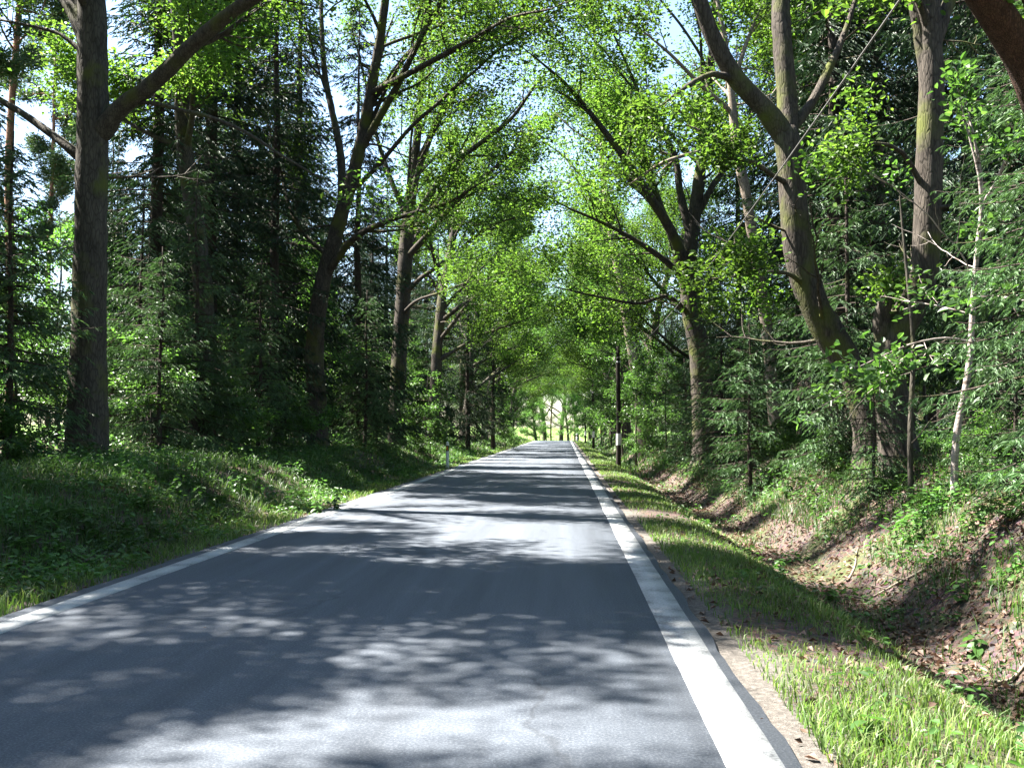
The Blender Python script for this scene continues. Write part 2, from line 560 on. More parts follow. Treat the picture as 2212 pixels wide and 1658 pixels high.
def asphalt_material():
    m, nt, out = mat_new('asphalt')
    tc = N(nt, 'ShaderNodeTexCoord')
    nf = N(nt, 'ShaderNodeTexNoise')
    nf.inputs['Scale'].default_value = 75
    nf.inputs['Detail'].default_value = 5
    nf.inputs['Roughness'].default_value = 0.8
    nt.links.new(tc.outputs['Object'], nf.inputs[0])
    mp = N(nt, 'ShaderNodeMapping')
    mp.inputs['Scale'].default_value = (2.6, 0.10, 1)
    nt.links.new(tc.outputs['Object'], mp.inputs[0])
    ns = N(nt, 'ShaderNodeTexNoise')
    ns.inputs['Scale'].default_value = 1.3
    ns.inputs['Detail'].default_value = 6
    ns.inputs['Roughness'].default_value = 0.65
    nt.links.new(mp.outputs[0], ns.inputs[0])
    c1 = ramp(nt, [(0.25, (0.021, 0.027, 0.036)), (0.5, (0.050, 0.060, 0.076)), (0.80, (0.175, 0.188, 0.210))])
    nt.links.new(nf.outputs[0], c1.inputs[0])
    c2 = ramp(nt, [(0.3, (0.74, 0.74, 0.74)), (0.7, (1.26, 1.25, 1.23))])
    nt.links.new(ns.outputs[0], c2.inputs[0])
    mu = N(nt, 'ShaderNodeMix', data_type='RGBA', blend_type='MULTIPLY')
    mu.inputs[0].default_value = 1.0
    nt.links.new(c1.outputs[0], mu.inputs[6])
    nt.links.new(c2.outputs[0], mu.inputs[7])
    # long cracks and sealed seams, with a warped cell pattern
    mpc = N(nt, 'ShaderNodeMapping')
    mpc.inputs['Scale'].default_value = (1.0, 0.28, 1)
    nt.links.new(tc.outputs['Object'], mpc.inputs[0])
    nw = N(nt, 'ShaderNodeTexNoise')
    nw.inputs['Scale'].default_value = 1.6
    nw.inputs['Detail'].default_value = 6
    nt.links.new(tc.outputs['Object'], nw.inputs[0])
    av = N(nt, 'ShaderNodeMix', data_type='VECTOR')
    av.inputs[0].default_value = 0.35
    nt.links.new(mpc.outputs[0], av.inputs[4])
    nt.links.new(nw.outputs['Color'], av.inputs[5])
    vc = N(nt, 'ShaderNodeTexVoronoi')
    vc.feature = 'DISTANCE_TO_EDGE'
    vc.inputs['Scale'].default_value = 0.75
    nt.links.new(av.outputs[1], vc.inputs[0])
    rc = ramp(nt, [(0.003, (0.62, 0.62, 0.62)), (0.009, (1, 1, 1))])
    nt.links.new(vc.outputs[0], rc.inputs[0])
    nbig = N(nt, 'ShaderNodeTexNoise')
    nbig.inputs['Scale'].default_value = 0.35
    nbig.inputs['Detail'].default_value = 3
    nt.links.new(tc.outputs['Object'], nbig.inputs[0])
    rbig = ramp(nt, [(0.45, (0, 0, 0)), (0.6, (1, 1, 1))])
    nt.links.new(nbig.outputs[0], rbig.inputs[0])
    mcr = N(nt, 'ShaderNodeMix', data_type='RGBA', blend_type='MULTIPLY')
    nt.links.new(rbig.outputs[0], mcr.inputs[0])
    nt.links.new(mu.outputs[2], mcr.inputs[6])
    nt.links.new(rc.outputs[0], mcr.inputs[7])
    p = N(nt, 'ShaderNodeBsdfPrincipled')
    p.inputs['Roughness'].default_value = 0.8
    p.inputs['Specular IOR Level'].default_value = 0.35
    nt.links.new(mcr.outputs[2], p.inputs['Base Color'])
    bp = N(nt, 'ShaderNodeBump')
    bp.inputs['Strength'].default_value = 0.35
    bp.inputs['Distance'].default_value = 0.008
    nt.links.new(nf.outputs[0], bp.inputs['Height'])
    nt.links.new(bp.outputs[0], p.inputs['Normal'])
    nt.links.new(p.outputs[0], out.inputs[0])
    return m


def paint_material():
    m, nt, out = mat_new('road_paint')
    tc = N(nt, 'ShaderNodeTexCoord')
    nf = N(nt, 'ShaderNodeTexNoise')
    nf.inputs['Scale'].default_value = 60
    nf.inputs['Detail'].default_value = 6
    nf.inputs['Roughness'].default_value = 0.8
    nt.links.new(tc.outputs['Object'], nf.inputs[0])
    nb = N(nt, 'ShaderNodeTexNoise')
    nb.inputs['Scale'].default_value = 2.2
    nb.inputs['Detail'].default_value = 6
    nt.links.new(tc.outputs['Object'], nb.inputs[0])
    mul = N(nt, 'ShaderNodeMath', operation='MULTIPLY')
    nt.links.new(nf.outputs[0], mul.inputs[0])
    nt.links.new(nb.outputs[0], mul.inputs[1])
    c = ramp(nt, [(0.165, (0.09, 0.094, 0.10)), (0.225, (0.23, 0.24, 0.245)), (0.36, (0.34, 0.35, 0.35))])
    nt.links.new(mul.outputs[0], c.inputs[0])
    p = N(nt, 'ShaderNodeBsdfPrincipled')
    p.inputs['Roughness'].default_value = 0.7
    nt.links.new(c.outputs[0], p.inputs['Base Color'])
    nt.links.new(p.outputs[0], out.inputs[0])
    return m


def grid_mesh(name, xs, ys, zf, mat):
    X, Y = np.meshgrid(xs, ys)
    Z = zf(X, Y)
    V = np.stack([X, Y, Z], -1).reshape(-1, 3)
    nx, ny = len(xs), len(ys)
    i = np.arange(ny - 1)[:, None] * nx + np.arange(nx - 1)[None]
    Q = np.stack([i, i + 1, i + nx + 1, i + nx], -1).reshape(-1, 4)
    return mesh_from(name, V, None, Q, [mat], None, True)


gx = np.concatenate([[-400, -250, -150, -100, -70, -50, -38, -30, -25, -21, -18], np.arange(-16, -9, 0.7), np.arange(-9, -4.2, 0.17), [-4.2, -3.6, -2, 0, 0.6],
                     np.arange(1.0, 7.0, 0.14), np.arange(7, 16, 0.7), [18, 21, 25, 30, 38, 50, 70, 100, 150, 250, 400]])
gy = np.concatenate([[-120, -60, -35, -22, -14, -9, -6, -4], np.arange(-2.5, 26, 0.2), np.arange(26, 60, 0.5), np.arange(60, 150, 1.5), np.arange(150, 280, 4), [300, 340, 400, 500, 700, 1000, 1500]])
ground = link('ground', grid_mesh('ground', gx, gy, gz, ground_material()))
tag(ground, kind='structure')


def bend(y):
    """The road bends to the right in the dip past the crest."""
    y = np.asarray(y, float)
    c = np.clip(y - 142, 0, 70)
    return 0.012 * c * c


def road_strip(name, x0, x1, nx, z, mat, ragged=0.0, y0=-60, y1=205, step=0.7, parent=None):
    ys = np.concatenate([np.arange(y0, 0, 3.0), np.arange(0, 60, 0.25), np.arange(60, y1, step)])
    xs = np.linspace(0, 1, nx)
    e0 = x0 - ragged * (0.5 + 0.5 * wob(ys * 0 + 3, ys, 1.7) + 0.35 * wob(ys * 0, ys, 6.1, 0.5))
    e1 = x1 + ragged * (0.5 + 0.5 * wob(ys * 0 + 9, ys, 1.9) + 0.35 * wob(ys * 0 + 1, ys, 7.3, 0.2))
    X = e0[:, None] * (1 - xs) + e1[:, None] * xs + bend(ys)[:, None]
    Y = np.repeat(ys[:, None], nx, 1)
    Z = z + np.repeat(crest(ys)[:, None], nx, 1)
    V = np.stack([X, Y, Z], -1).reshape(-1, 3)
    i = np.arange(len(ys) - 1)[:, None] * nx + np.arange(nx - 1)[None]
    Q = np.stack([i, i + 1, i + nx + 1, i + nx], -1).reshape(-1, 4)
    n = len(V)
    # a thin skirt so the asphalt has an edge
    a = np.arange(len(ys)) * nx
    b = a + nx - 1
    S0 = V[a] - [0, 0, 0.05]
    S1 = V[b] - [0, 0, 0.05]
    V = np.concatenate([V, S0, S1])
    k = np.arange(len(ys) - 1)
    Q0 = np.stack([a[:-1], a[1:], n + k + 1, n + k], -1)
    Q1 = np.stack([b[1:], b[:-1], n + len(ys) + k, n + len(ys) + k + 1], -1)
    return link(name, mesh_from(name, V, None, np.concatenate([Q, Q0, Q1]), [mat], None, False), parent)


M_PAINT = paint_material()
road = road_strip('road', -4.08, 0.925, 6, 0.0, asphalt_material(), ragged=0.05)
tag(road, kind='structure')
lineL = road_strip('edge_line', -3.96, -3.75, 2, 0.004, M_PAINT, ragged=0.006, parent=road)
lineR = road_strip('edge_line', 0.645, 0.875, 2, 0.004, M_PAINT, ragged=0.006, parent=road)

# ------------------------------------------------------------------ trees: growing
class Grow:
    """Branch skeleton of a broad-leaved tree: tubes, and anchors where leaves sit."""

    def __init__(self, seed, levels=3, wander=0.16, up=0.05, sub=(6, 6), ratio=(0.52, 0.55), bias=(0, 0, 0), leaf_from=2, ang=(0.6, 1.05), twig_sides=3):
        self.r = random.Random(seed)
        self.levels, self.wander, self.up, self.sub, self.ratio = levels, wander, up, sub, ratio
        self.bias = np.array(bias, float)
        self.leaf_from = leaf_from
        self.ang = ang
        self.twigs = MB()
        self.limbs = []
        self.anchors, self.adirs = [], []
        self.ts = twig_sides

    def rv(self):
        v = np.array([self.r.gauss(0, 1) for _ in range(3)])
        return v / np.linalg.norm(v)

    def path(self, p, d, length, n, up=None, wander=None):
        pts = [np.array(p, float)]
        d = np.array(d, float)
        for i in range(n):
            d = d + self.rv() * (wander if wander is not None else self.wander) + np.array([0, 0, 1]) * (up if up is not None else self.up) + self.bias * 0.06
            d /= np.linalg.norm(d)
            pts.append(pts[-1] + d * length / n)
        return np.array(pts)

    def side(self, d, a):
        s = np.cross(d, self.rv())
        s /= np.linalg.norm(s)
        s = s + self.bias * 0.25 + np.array([0, 0, 0.15])
        v = d * math.cos(a) + s * math.sin(a)
        return v / np.linalg.norm(v)

    def children(self, pts, rad, level, t0=0.25, count=None, length=None):
        n = count if count is not None else self.sub[min(level - 1, len(self.sub) - 1)]
        seg = np.linalg.norm(np.diff(pts, axis=0), axis=1)
        total = seg.sum() if length is None else length
        for k in range(n):
            t = t0 + (1 - t0) * (k + self.r.random()) / n
            f = t * (len(pts) - 1)
            i = min(int(f), len(pts) - 2)
            p = pts[i] * (1 - (f - i)) + pts[i + 1] * (f - i)
            d = pts[i + 1] - pts[i]
            d /= np.linalg.norm(d)
            rr = rad[i] * (1 - (f - i)) + rad[i + 1] * (f - i)
            L = total * self.ratio[min(level - 1, len(self.ratio) - 1)] * (1.15 - 0.6 * t) * self.r.uniform(0.7, 1.25)
            self.branch(p, self.side(d, self.r.uniform(*self.ang)), L, rr * self.r.uniform(0.35, 0.55), level + 1)
        if level >= 1:      # the leading shoot goes on
            d = pts[-1] - pts[-2]
            d /= np.linalg.norm(d)
            if level + 1 <= self.levels:
                self.branch(pts[-1], d, total * 0.35, rad[-1] * 0.9, level + 1)

    def bare(self, p, rad, length):
        """A dead side branch without leaves."""
        az = self.r.uniform(0, 6.28)
        d = np.array([math.cos(az), math.sin(az), self.r.uniform(-0.1, 0.7)])
        d = d / np.linalg.norm(d)
        q = self.path(p, d, length, 8, up=-0.02, wander=0.2)
        r0 = min(rad * 0.3, 0.012 + 0.012 * length)
        self.twigs.tube(q, np.linspace(r0, 0.005, len(q)), 4, 0, cap=False)
        for j in (3, 4, 6, 7):
            w = self.path(q[j], self.side(d, 0.7), length * self.r.uniform(.2, .45), 4, wander=0.2)
            self.twigs.tube(w, np.linspace(r0 * 0.5, 0.003, len(w)), 3, 0, cap=False)

    def branch(self, p, d, length, radius, level):
        if length < 0.12:
            return
        n = max(3, min(9, int(length / 0.28)))
        pts = self.path(p, d, length, n)
        r0 = max(radius, 0.006)
        rad = np.linspace(r0, max(r0 * 0.35, 0.004), len(pts))
        self.twigs.tube(pts, rad, 5 if r0 > 0.03 else self.ts, 0, cap=False)
        if level >= self.leaf_from:
            t0 = 0.35 if level < self.levels else 0.1
            for i in range(len(pts)):
                if i / (len(pts) - 1) >= t0:
                    self.anchors.append(pts[i])
                    self.adirs.append(d)
        if level < self.levels:
            self.children(pts, rad, level)


def leaves_mesh(g, name, per, size, spread, leafmat, bark, shape='rhomb', flat=0.55, aspect=0.6, drop=0.0, seed=1):
    r = np.random.default_rng(seed)
    A = np.array(g.anchors)
    D = np.array(g.adirs)
    n = len(A) * per
    idx = np.repeat(np.arange(len(A)), per)
    off = r.normal(0, 1, (n, 3)) * spread
    off[:, 2] *= 0.65
    pos = A[idx] + off
    d = unit(D[idx] * 0.5 + r.normal(0, 1, (n, 3)) * np.array([1, 1, 0.45]))
    d[:, 2] -= drop
    nor = unit(r.normal(0, 1, (n, 3)) * (1 - flat) + np.array([0, 0, 1.0]) * flat)
    L = size * r.uniform(0.65, 1.3, n)
    V, T, Q = leaf_arrays(pos, d, nor, L, L * aspect, shape)
    tw = g.twigs
    tv = np.concatenate(tw.v) if tw.v else np.zeros((0, 3))
    tq = np.concatenate(tw.q) if tw.q else np.zeros((0, 4), int)
    nt_ = len(tv)
    quads = tq
    nq = len(tq)
    midx = [np.zeros(nq)]
    tris = None
    if Q is not None:
        quads = np.concatenate([tq, Q + nt_])
        midx.append(np.ones(len(Q)))
    else:
        tris = T + nt_
        midx.append(np.ones(len(T)))
    m = np.concatenate(midx)
    return mesh_from(name, np.concatenate([tv, V]), tris, quads, [bark, leafmat], m, m == 0)


def resample(pts, rad, step):
    pts = np.asarray(pts, float)
    rad = np.asarray(rad, float)
    # Catmull-Rom through the given points
    P0 = np.vstack([2 * pts[0] - pts[1], pts, 2 * pts[-1] - pts[-2]])
    out, ro = [], []
    for i in range(len(pts) - 1):
        a, b, c, d = P0[i], P0[i + 1], P0[i + 2], P0[i + 3]
        n = max(2, int(np.linalg.norm(c - b) / step))
        for t in np.linspace(0, 1, n, endpoint=False):
            out.append(0.5 * ((2 * b) + (-a + c) * t + (2 * a - 5 * b + 4 * c - d) * t ** 2 + (-a + 3 * b - 3 * c + d) * t ** 3))
            ro.append(rad[i] * (1 - t) + rad[i + 1] * t)
    out.append(pts[-1])
    ro.append(rad[-1])
    return np.array(out), np.array(ro)


def trunk_mesh(name, pts, rad, mat, sides=14, step=0.25, flare=0.0, rough=0.035, seed=0):
    p, r = resample(pts, rad, step)
    h = np.linalg.norm(p - p[0], axis=1)
    r = r * (1 + flare * np.exp(-h / 0.35))
    k = np.random.default_rng(seed)
    p = p + np.stack([wob(h * 0.9, h * 0 + seed, 0.8), wob(h * 0.7, h * 0 + seed + 5, 0.9), h * 0], -1) * 0.02
    b = MB()
    b.tube(p, r, sides, 0, jit=rough)
    return b.mesh(name, [mat]), p, r


def hero_tree(name, label, base, trunk, limbs, bark, leafmat, seed, per=14, size=0.12, spread=0.22, bias=(0, 0, 0), shape='hex',
              cat='tree', flare=0.5, limb_sub=5, limb_t0=0.35, trunk_sub=0, levels=3, sub=(5, 5), leaf_from=2, ratio=(0.5, 0.5), limb_len=None, subs=None, stubs=3, extra=0, rs=1.0):
    """A tree whose trunk and main limbs follow given points (metres, place coordinates)."""
    root = empty(name, base)
    base = np.array(base)
    tag(root, label, cat)
    tp = np.array([q[:3] for q in trunk]) - base
    tr = np.array([q[3] for q in trunk]) * rs
    me, p, r = trunk_mesh(name + '_trunk', tp, tr, bark, flare=flare, seed=seed)
    link('trunk', me, root)
    g = Grow(seed, levels=levels, sub=sub, bias=bias, leaf_from=leaf_from, ratio=ratio)
    if trunk_sub:
        g.children(p, r, 1, t0=0.55, count=trunk_sub, length=limb_len or 5.0)
    for k in range(stubs):
        i = int(g.r.uniform(0.22, 0.75) * (len(p) - 1))
        g.bare(p[i], r[i], g.r.uniform(0.8, 2.6))
    for li, lb in enumerate(limbs):
        lp = np.array([q[:3] for q in lb]) - base
        lr = np.array([q[3] for q in lb]) * rs
        lm, lpp, lrr = trunk_mesh(name + '_branch', lp, lr, bark, sides=9, step=0.2, rough=0.04, seed=seed + 3)
        link('branch', lm, root)
        ln = np.linalg.norm(np.diff(lpp, axis=0), axis=1).sum()
        g.children(lpp, lrr, 1, t0=limb_t0, count=limb_sub if subs is None else subs[li], length=min(ln, limb_len or 5.0))
    for k in range(extra):
        i = int((0.38 + 0.5 * (k + g.r.random()) / extra) * (len(p) - 1))
        dd = np.array(bias) * 1.3 + np.array([g.r.gauss(0, .45), g.r.gauss(0, .45), g.r.uniform(.35, .95)])
        lp = g.path(p[i], dd / np.linalg.norm(dd), g.r.uniform(5, 8.5), 12, up=0.015, wander=0.13)
        lr = np.linspace(min(r[i] * 0.4, 0.085), 0.018, len(lp))
        lm, lpp, lrr = trunk_mesh(name + '_branch', lp, lr, bark, sides=7, step=0.3, rough=0.04, seed=seed + k)
        link('branch', lm, root)
        g.children(lpp, lrr, 1, t0=0.3, count=8, length=4.5)
    cm = leaves_mesh(g, name + '_crown', per, size, spread, leafmat, bark, shape, seed=seed)
    link('crown', cm, root)
    return root


def gen_broadleaf(name, seed, H, r0, lean, bias, leafmat, bark, nl=9, first=0.28, lmax=6.0, per=15, size=0.122, spread=0.25, sub=(8, 7), shape='rhomb', fork=True):
    """A roadside broad-leaved tree as a prototype: trunk, limbs and crown under one root."""
    rr = random.Random(seed)
    root = empty(name)
    n = 8
    pts = [np.array([0, 0, -0.3])]
    d = np.array([lean[0] * 0.5, lean[1] * 0.5, 1.0])
    for i in range(n):
        d = d + np.array([rr.gauss(0, .07) + lean[0] * 0.12, rr.gauss(0, .07) + lean[1] * 0.12, 0.05])
        d /= np.linalg.norm(d)
        pts.append(pts[-1] + d * H / n)
    pts = np.array(pts)
    rad = r0 * np.linspace(1, 0.25, len(pts)) ** 0.9
    me, p, r = trunk_mesh(name + '_trunk', pts, rad, bark, sides=12, step=0.5, flare=0.45, seed=seed)
    g = Grow(seed, levels=3, sub=sub, bias=bias, leaf_from=2, ratio=(0.5, 0.5), wander=0.17)
    limbs = []
    for k in range(nl):
        t = first + (0.97 - first) * (k + rr.random() * 0.8) / nl
        f = t * (len(p) - 1)
        i = min(int(f), len(p) - 2)
        q = p[i]
        az = rr.uniform(0, 2 * math.pi) if rr.random() < 0.55 else math.atan2(bias[1], bias[0]) + rr.uniform(-0.8, 0.8)
        el = rr.uniform(0.35, 0.95) + t * 0.3
        dd = np.array([math.cos(az) * math.cos(el), math.sin(az) * math.cos(el), math.sin(el)])
        L = lmax * (1.15 - 0.65 * t) * rr.uniform(0.75, 1.2)
        lp = g.path(q, dd, L, 8, up=0.02, wander=0.16)
        lr = np.linspace(r[i] * rr.uniform(0.35, 0.55), 0.025, len(lp))
        lp, lr = resample(lp, lr, 0.35)
        b = MB()
        b.tube(lp, lr, 7, 0, jit=0.04)
        limbs.append(b.mesh(name + '_branch', [bark]))
        g.children(lp, lr, 1, t0=0.22, length=min(L, 5.0))
    g.children(p, r, 1, t0=0.7, count=4, length=4.0)
    for k in range(7):
        i = int(rr.uniform(0.12, 0.5) * (len(p) - 1))
        g.bare(p[i], r[i], rr.uniform(0.8, 2.8))
    link('trunk', me, root)
    for lm in limbs:
        link('branch', lm, root)
    link('crown', leaves_mesh(g, name + '_crown', per, size, spread, leafmat, bark, shape, seed=seed), root)
    return root


def gen_spruce(name, seed, H, r0, zlow, lmax, leafmat, bark, step=0.36, cards=15, clen=0.17, cw=0.026, droop=0.42, dense=1.15, trunk_extra=0.3):
    r = np.random.default_rng(seed)
    root = empty(name)
    pts = np.array([[0.03 * math.sin(z), 0.03 * math.cos(z * 1.3), z] for z in np.linspace(-trunk_extra, H, 12)])
    me, p, rad = trunk_mesh(name + '_trunk', pts, np.linspace(r0, 0.015, 12), bark, sides=10, step=0.6, flare=0.3, seed=seed)
    link('trunk', me, root)
    b = MB()
    pos, dirs = [], []
    z = zlow
    while z < H - 0.15:
        t = (z - zlow * 0.3) / (H - zlow * 0.3)
        L0 = lmax * (1 - t) ** 0.75 * (0.75 + 0.25 * min(1, (z - zlow + 0.6) / 2.0)) + 0.15
        for k in range(r.integers(4, 7)):
            az = r.uniform(0, 2 * math.pi)
            L = L0 * r.uniform(0.6, 1.15)
            n = max(4, int(L / 0.16))
            s = np.linspace(0, 1, n)
            rise = 0.25 * (1 - 2.0 * (1 - t) * 0.6)
            zz = z + r.uniform(-.12, .12) + L * (rise * s - droop * s ** 1.6 * (1 - 0.5 * t) + 0.16 * s ** 4)
            hx = np.array([math.cos(az), math.sin(az)])
            bp = np.stack([hx[0] * L * s, hx[1] * L * s, zz], -1)
            bp[:, :2] += np.outer(np.sin(s * 3 + r.uniform(0, 6)) * 0.05 * L, [-hx[1], hx[0]])
            b.tube(bp, np.linspace(0.008 + 0.010 * L, 0.004, n), 3, 0, cap=False)
            tw = max(5, int(L / 0.13 * dense))
            for j in range(tw):
                u = 0.12 + 0.88 * (j + r.random()) / tw
                f = u * (n - 1)
                i = min(int(f), n - 2)
                q = bp[i] * (1 - (f - i)) + bp[i + 1] * (f - i)
                d = bp[i + 1] - bp[i]
                d /= np.linalg.norm(d)
                side = np.array([-hx[1], hx[0], 0]) * (1 if j % 2 else -1)
                td = d * 0.6 + side * r.uniform(0.4, 0.9) + np.array([0, 0, -r.uniform(0.05, 0.55)])
                td /= np.linalg.norm(td)
                tl = (0.18 + 0.42 * L * (1 - u)) * r.uniform(0.5, 1.1)
                tl = min(tl, 0.9)
                m = max(2, int(cards * (0.5 + tl)))
                ss = r.random(m)
                pos.append(q + np.outer(ss * tl, td) + np.outer(ss ** 2 * tl * 0.35, [0, 0, -1]))
                sg = np.where(r.random(m) < .5, -1.0, 1.0)[:, None] * r.uniform(.25, .75, (m, 1))
                dd = td + np.cross(td, [0, 0, 1.0]) * sg + r.normal(0, 0.14, (m, 3)) + np.array([0, 0, -0.22])
                dirs.append(dd)
        z += step * r.uniform(0.75, 1.25)
    pos = np.concatenate(pos)
    dirs = np.concatenate(dirs)
    n = len(pos)
    nor = unit(r.normal(0, 1, (n, 3)) * 0.45 + np.array([0, 0, 1.0]))
    L = clen * r.uniform(0.6, 1.3, n)
    V, T, Q = leaf_arrays(pos, dirs, nor, L, cw * r.uniform(0.8, 1.3, n), 'rhomb', 0.25)
    bv = np.concatenate(b.v)
    bq = np.concatenate(b.q)
    m = np.concatenate([np.zeros(len(bq)), np.ones(len(T))])
    link('crown', mesh_from(name + '_crown', np.concatenate([bv, V]), T + len(bv), bq, [bark, leafmat], m, m == 0), root)
    return root


def gen_pine(name, seed, H, r0, zlow, leafmat, bark):
    r = np.random.default_rng(seed)
    g = Grow(seed, levels=3, sub=(5, 4), leaf_from=2, ratio=(0.5, 0.45), wander=0.2)
    root = empty(name)
    pts = np.array([[0.10 * math.sin(z * .5), 0.10 * math.cos(z * 0.4), z] for z in np.linspace(-0.3, H, 10)])
    me, p, rad = trunk_mesh(name + '_trunk', pts, np.linspace(r0, 0.05, 10), bark, sides=10, step=0.6, flare=0.25, seed=seed)
    link('trunk', me, root)
    for k in range(22):
        z = zlow + (H - zlow) * (k + r.random()) / 22
        az = r.uniform(0, 6.28)
        L = 2.6 * (1 - 0.6 * (z - zlow) / (H - zlow)) * r.uniform(0.6, 1.2)
        g.branch(np.array([0, 0, z]), np.array([math.cos(az), math.sin(az), 0.25]), L, 0.04, 1)
    link('crown', leaves_mesh(g, name + '_crown', 14, 0.22, 0.16, leafmat, bark, 'rhomb', flat=0.2, aspect=0.22, seed=seed), root)
    return root


def gen_sapling(name, seed, H, r0, leafmat, bark, per=6, size=0.10, spread=0.10, nl=16, lmax=1.5, zlow=0.25, shape='hex', lean=(0, 0), rise=0.25):
    """Slender understorey tree whose leaves lie in flat layers."""
    rr = random.Random(seed)
    root = empty(name)
    zs = np.linspace(-0.15, H, 9)
    pts = np.array([[lean[0] * z + 0.05 * math.sin(z * 1.4 + seed), lean[1] * z + 0.05 * math.cos(z * 1.1 + seed), z] for z in zs])
    me, p, r = trunk_mesh(name + '_trunk', pts, np.linspace(r0, 0.008, 9), bark, sides=8, step=0.3, flare=0.3, seed=seed)
    link('trunk', me, root)
    g = Grow(seed, levels=3, sub=(5, 4), leaf_from=1, ratio=(0.5, 0.5), wander=0.13, up=-0.01, ang=(0.5, 0.9))
    for k in range(nl):
        t = zlow + (0.98 - zlow) * (k + rr.random()) / nl
        i = min(int(t * (len(p) - 1)), len(p) - 1)
        az = k * 2.4 + rr.uniform(-.5, .5)
        L = lmax * (1.1 - 0.75 * t) * rr.uniform(0.7, 1.2)
        g.branch(p[i], np.array([math.cos(az), math.sin(az), rise]), L, max(0.006, r[i] * 0.4), 1)
    # flatten side shoots into layers
    link('crown', leaves_mesh(g, name + '_crown', per, size, spread, leafmat, bark, shape, flat=0.8, aspect=0.62, drop=0.1, seed=seed), root)
    return root


# prototypes (the first use of each moves the prototype itself)
class Proto:
    def __init__(self, root):
        self.root = root
        self.used = False

    def put(self, x, y, label, cat='tree', group=None, s=1.0, rz=0.0, mirror=False, tilt=(0, 0), sz=None, name=None, sink=0.0):
        o = self.root if not self.used else copy_tree(self.root)
        self.used = True
        if name:
            o.name = name
        o.location = (x, y, gz1(x, y) - sink)
        o.rotation_euler = (tilt[0], tilt[1], rz)
        o.scale = ((-s if mirror else s), s, sz or s)
        for k in ('label', 'category', 'group'):
            if k in o:
                del o[k]
        tag(o, label, cat, group)
        return o


# ------------------------------------------------------------------ the large individual trees
def pts(*a):
    return [tuple(P(x, y, d)) + (r,) for x, y, d, r in a]


def ground_under(x, d, dz=-0.15):
    """Base of a trunk seen at picture column x at distance d, set on the ground."""
    q = P(x, 929, d)
    return np.array([q[0], q[1], gz1(q[0], q[1])])


def based(x, d, *a):
    """Trunk points that start on the ground under column x."""
    b = ground_under(x, d)
    return tuple(b), [(b[0], b[1], b[2] - 0.25, a[0][3])] + pts(*a)


# thick trunk in the left foreground
b, tr = based(188, 18.0, (188, 900, 18, .36), (192, 700, 18, .315), (196, 500, 18, .30), (200, 300, 18, .285), (200, 100, 18, .27), (196, -80, 18, .26), (190, -400, 18, .2), (200, -700, 18, .1))
hero_tree('oak_tree', 'thick grey oak trunk in the left foreground with one limb reaching over to the right', b, tr, [
    pts((215, 290, 18, .20), (260, 232, 17.8, .165), (330, 180, 17.6, .15), (430, 85, 17.2, .135), (540, 0, 16.8, .12), (700, -90, 16.0, .09), (900, -170, 15.0, .05)),
    pts((180, 345, 18, .12), (145, 318, 18.0, .09), (90, 275, 18.2, .075), (0, 215, 18.5, .06), (-120, 150, 19, .03)),
    pts((196, 120, 18, .20), (168, 40, 18.2, .17), (125, -30, 18.5, .14), (40, -160, 19, .08), (-60, -260, 19, .04)),
    pts((172, 110, 18, .05), (130, 75, 18.1, .035), (60, 55, 18.2, .03), (-20, 40, 18.4, .02)),
    pts((210, -200, 18, .14), (350, -300, 17, .1), (560, -380, 16, .05)),
    pts((236, 250, 17.9, .05), (275, 228, 17.8, .044), (320, 222, 17.7, .04), (400, 240, 17.5, .037), (470, 258, 17.2, .033), (540, 290, 17, .028), (600, 330, 16.8, .022), (690, 382, 16.5, .01)),
], B_GREY, M_OAK, 11, per=13, size=0.092, spread=0.22, shape='rhomb', bias=(0.35, -0.15, 0.1), limb_t0=0.3, trunk_sub=10, sub=(8, 7), limb_len=4.8, subs=(8, 2, 3, 1, 6, 0))

# leaning oak at the left, dark trunk between the spruces
b, tr = based(688, 30.0, (684, 860, 30, .40), (680, 740, 30, .36), (700, 600, 29.8, .32), (735, 470, 29.5, .28), (775, 330, 29, .24), (805, 180, 28.5, .20), (830, 20, 28, .16), (850, -200, 27.5, .1), (870, -400, 27, .05))
hero_tree('oak_tree', 'dark oak on the left bank leaning right between two spruces', b, tr, [
    pts((700, 600, 29.8, .18), (760, 520, 29, .13), (830, 480, 28, .1), (960, 440, 27, .06), (1030, 400, 26, .03)),
    pts((740, 460, 29.5, .2), (735, 330, 30, .16), (700, 150, 30.5, .12), (690, -50, 31, .08), (660, -200, 31, .04)),
    pts((775, 330, 29, .16), (850, 200, 28, .13), (920, 60, 27, .1), (1000, -80, 26, .06), (1050, -200, 25, .03)),
    pts((805, 200, 28.5, .14), (900, 150, 27, .11), (1010, 90, 25.5, .08), (1100, 40, 24, .05), (1190, 20, 23, .03)),
    pts((715, 560, 29.8, .10), (640, 480, 30, .08), (600, 350, 30.5, .06), (560, 200, 31, .03)),
], B_OAK, M_OAK, 13, per=13, size=0.115, spread=0.24, shape='rhomb', stubs=12, extra=6, rs=.76, bias=(0.45, -0.1, 0.0), limb_sub=8, trunk_sub=7, sub=(7, 6), limb_len=5.5)

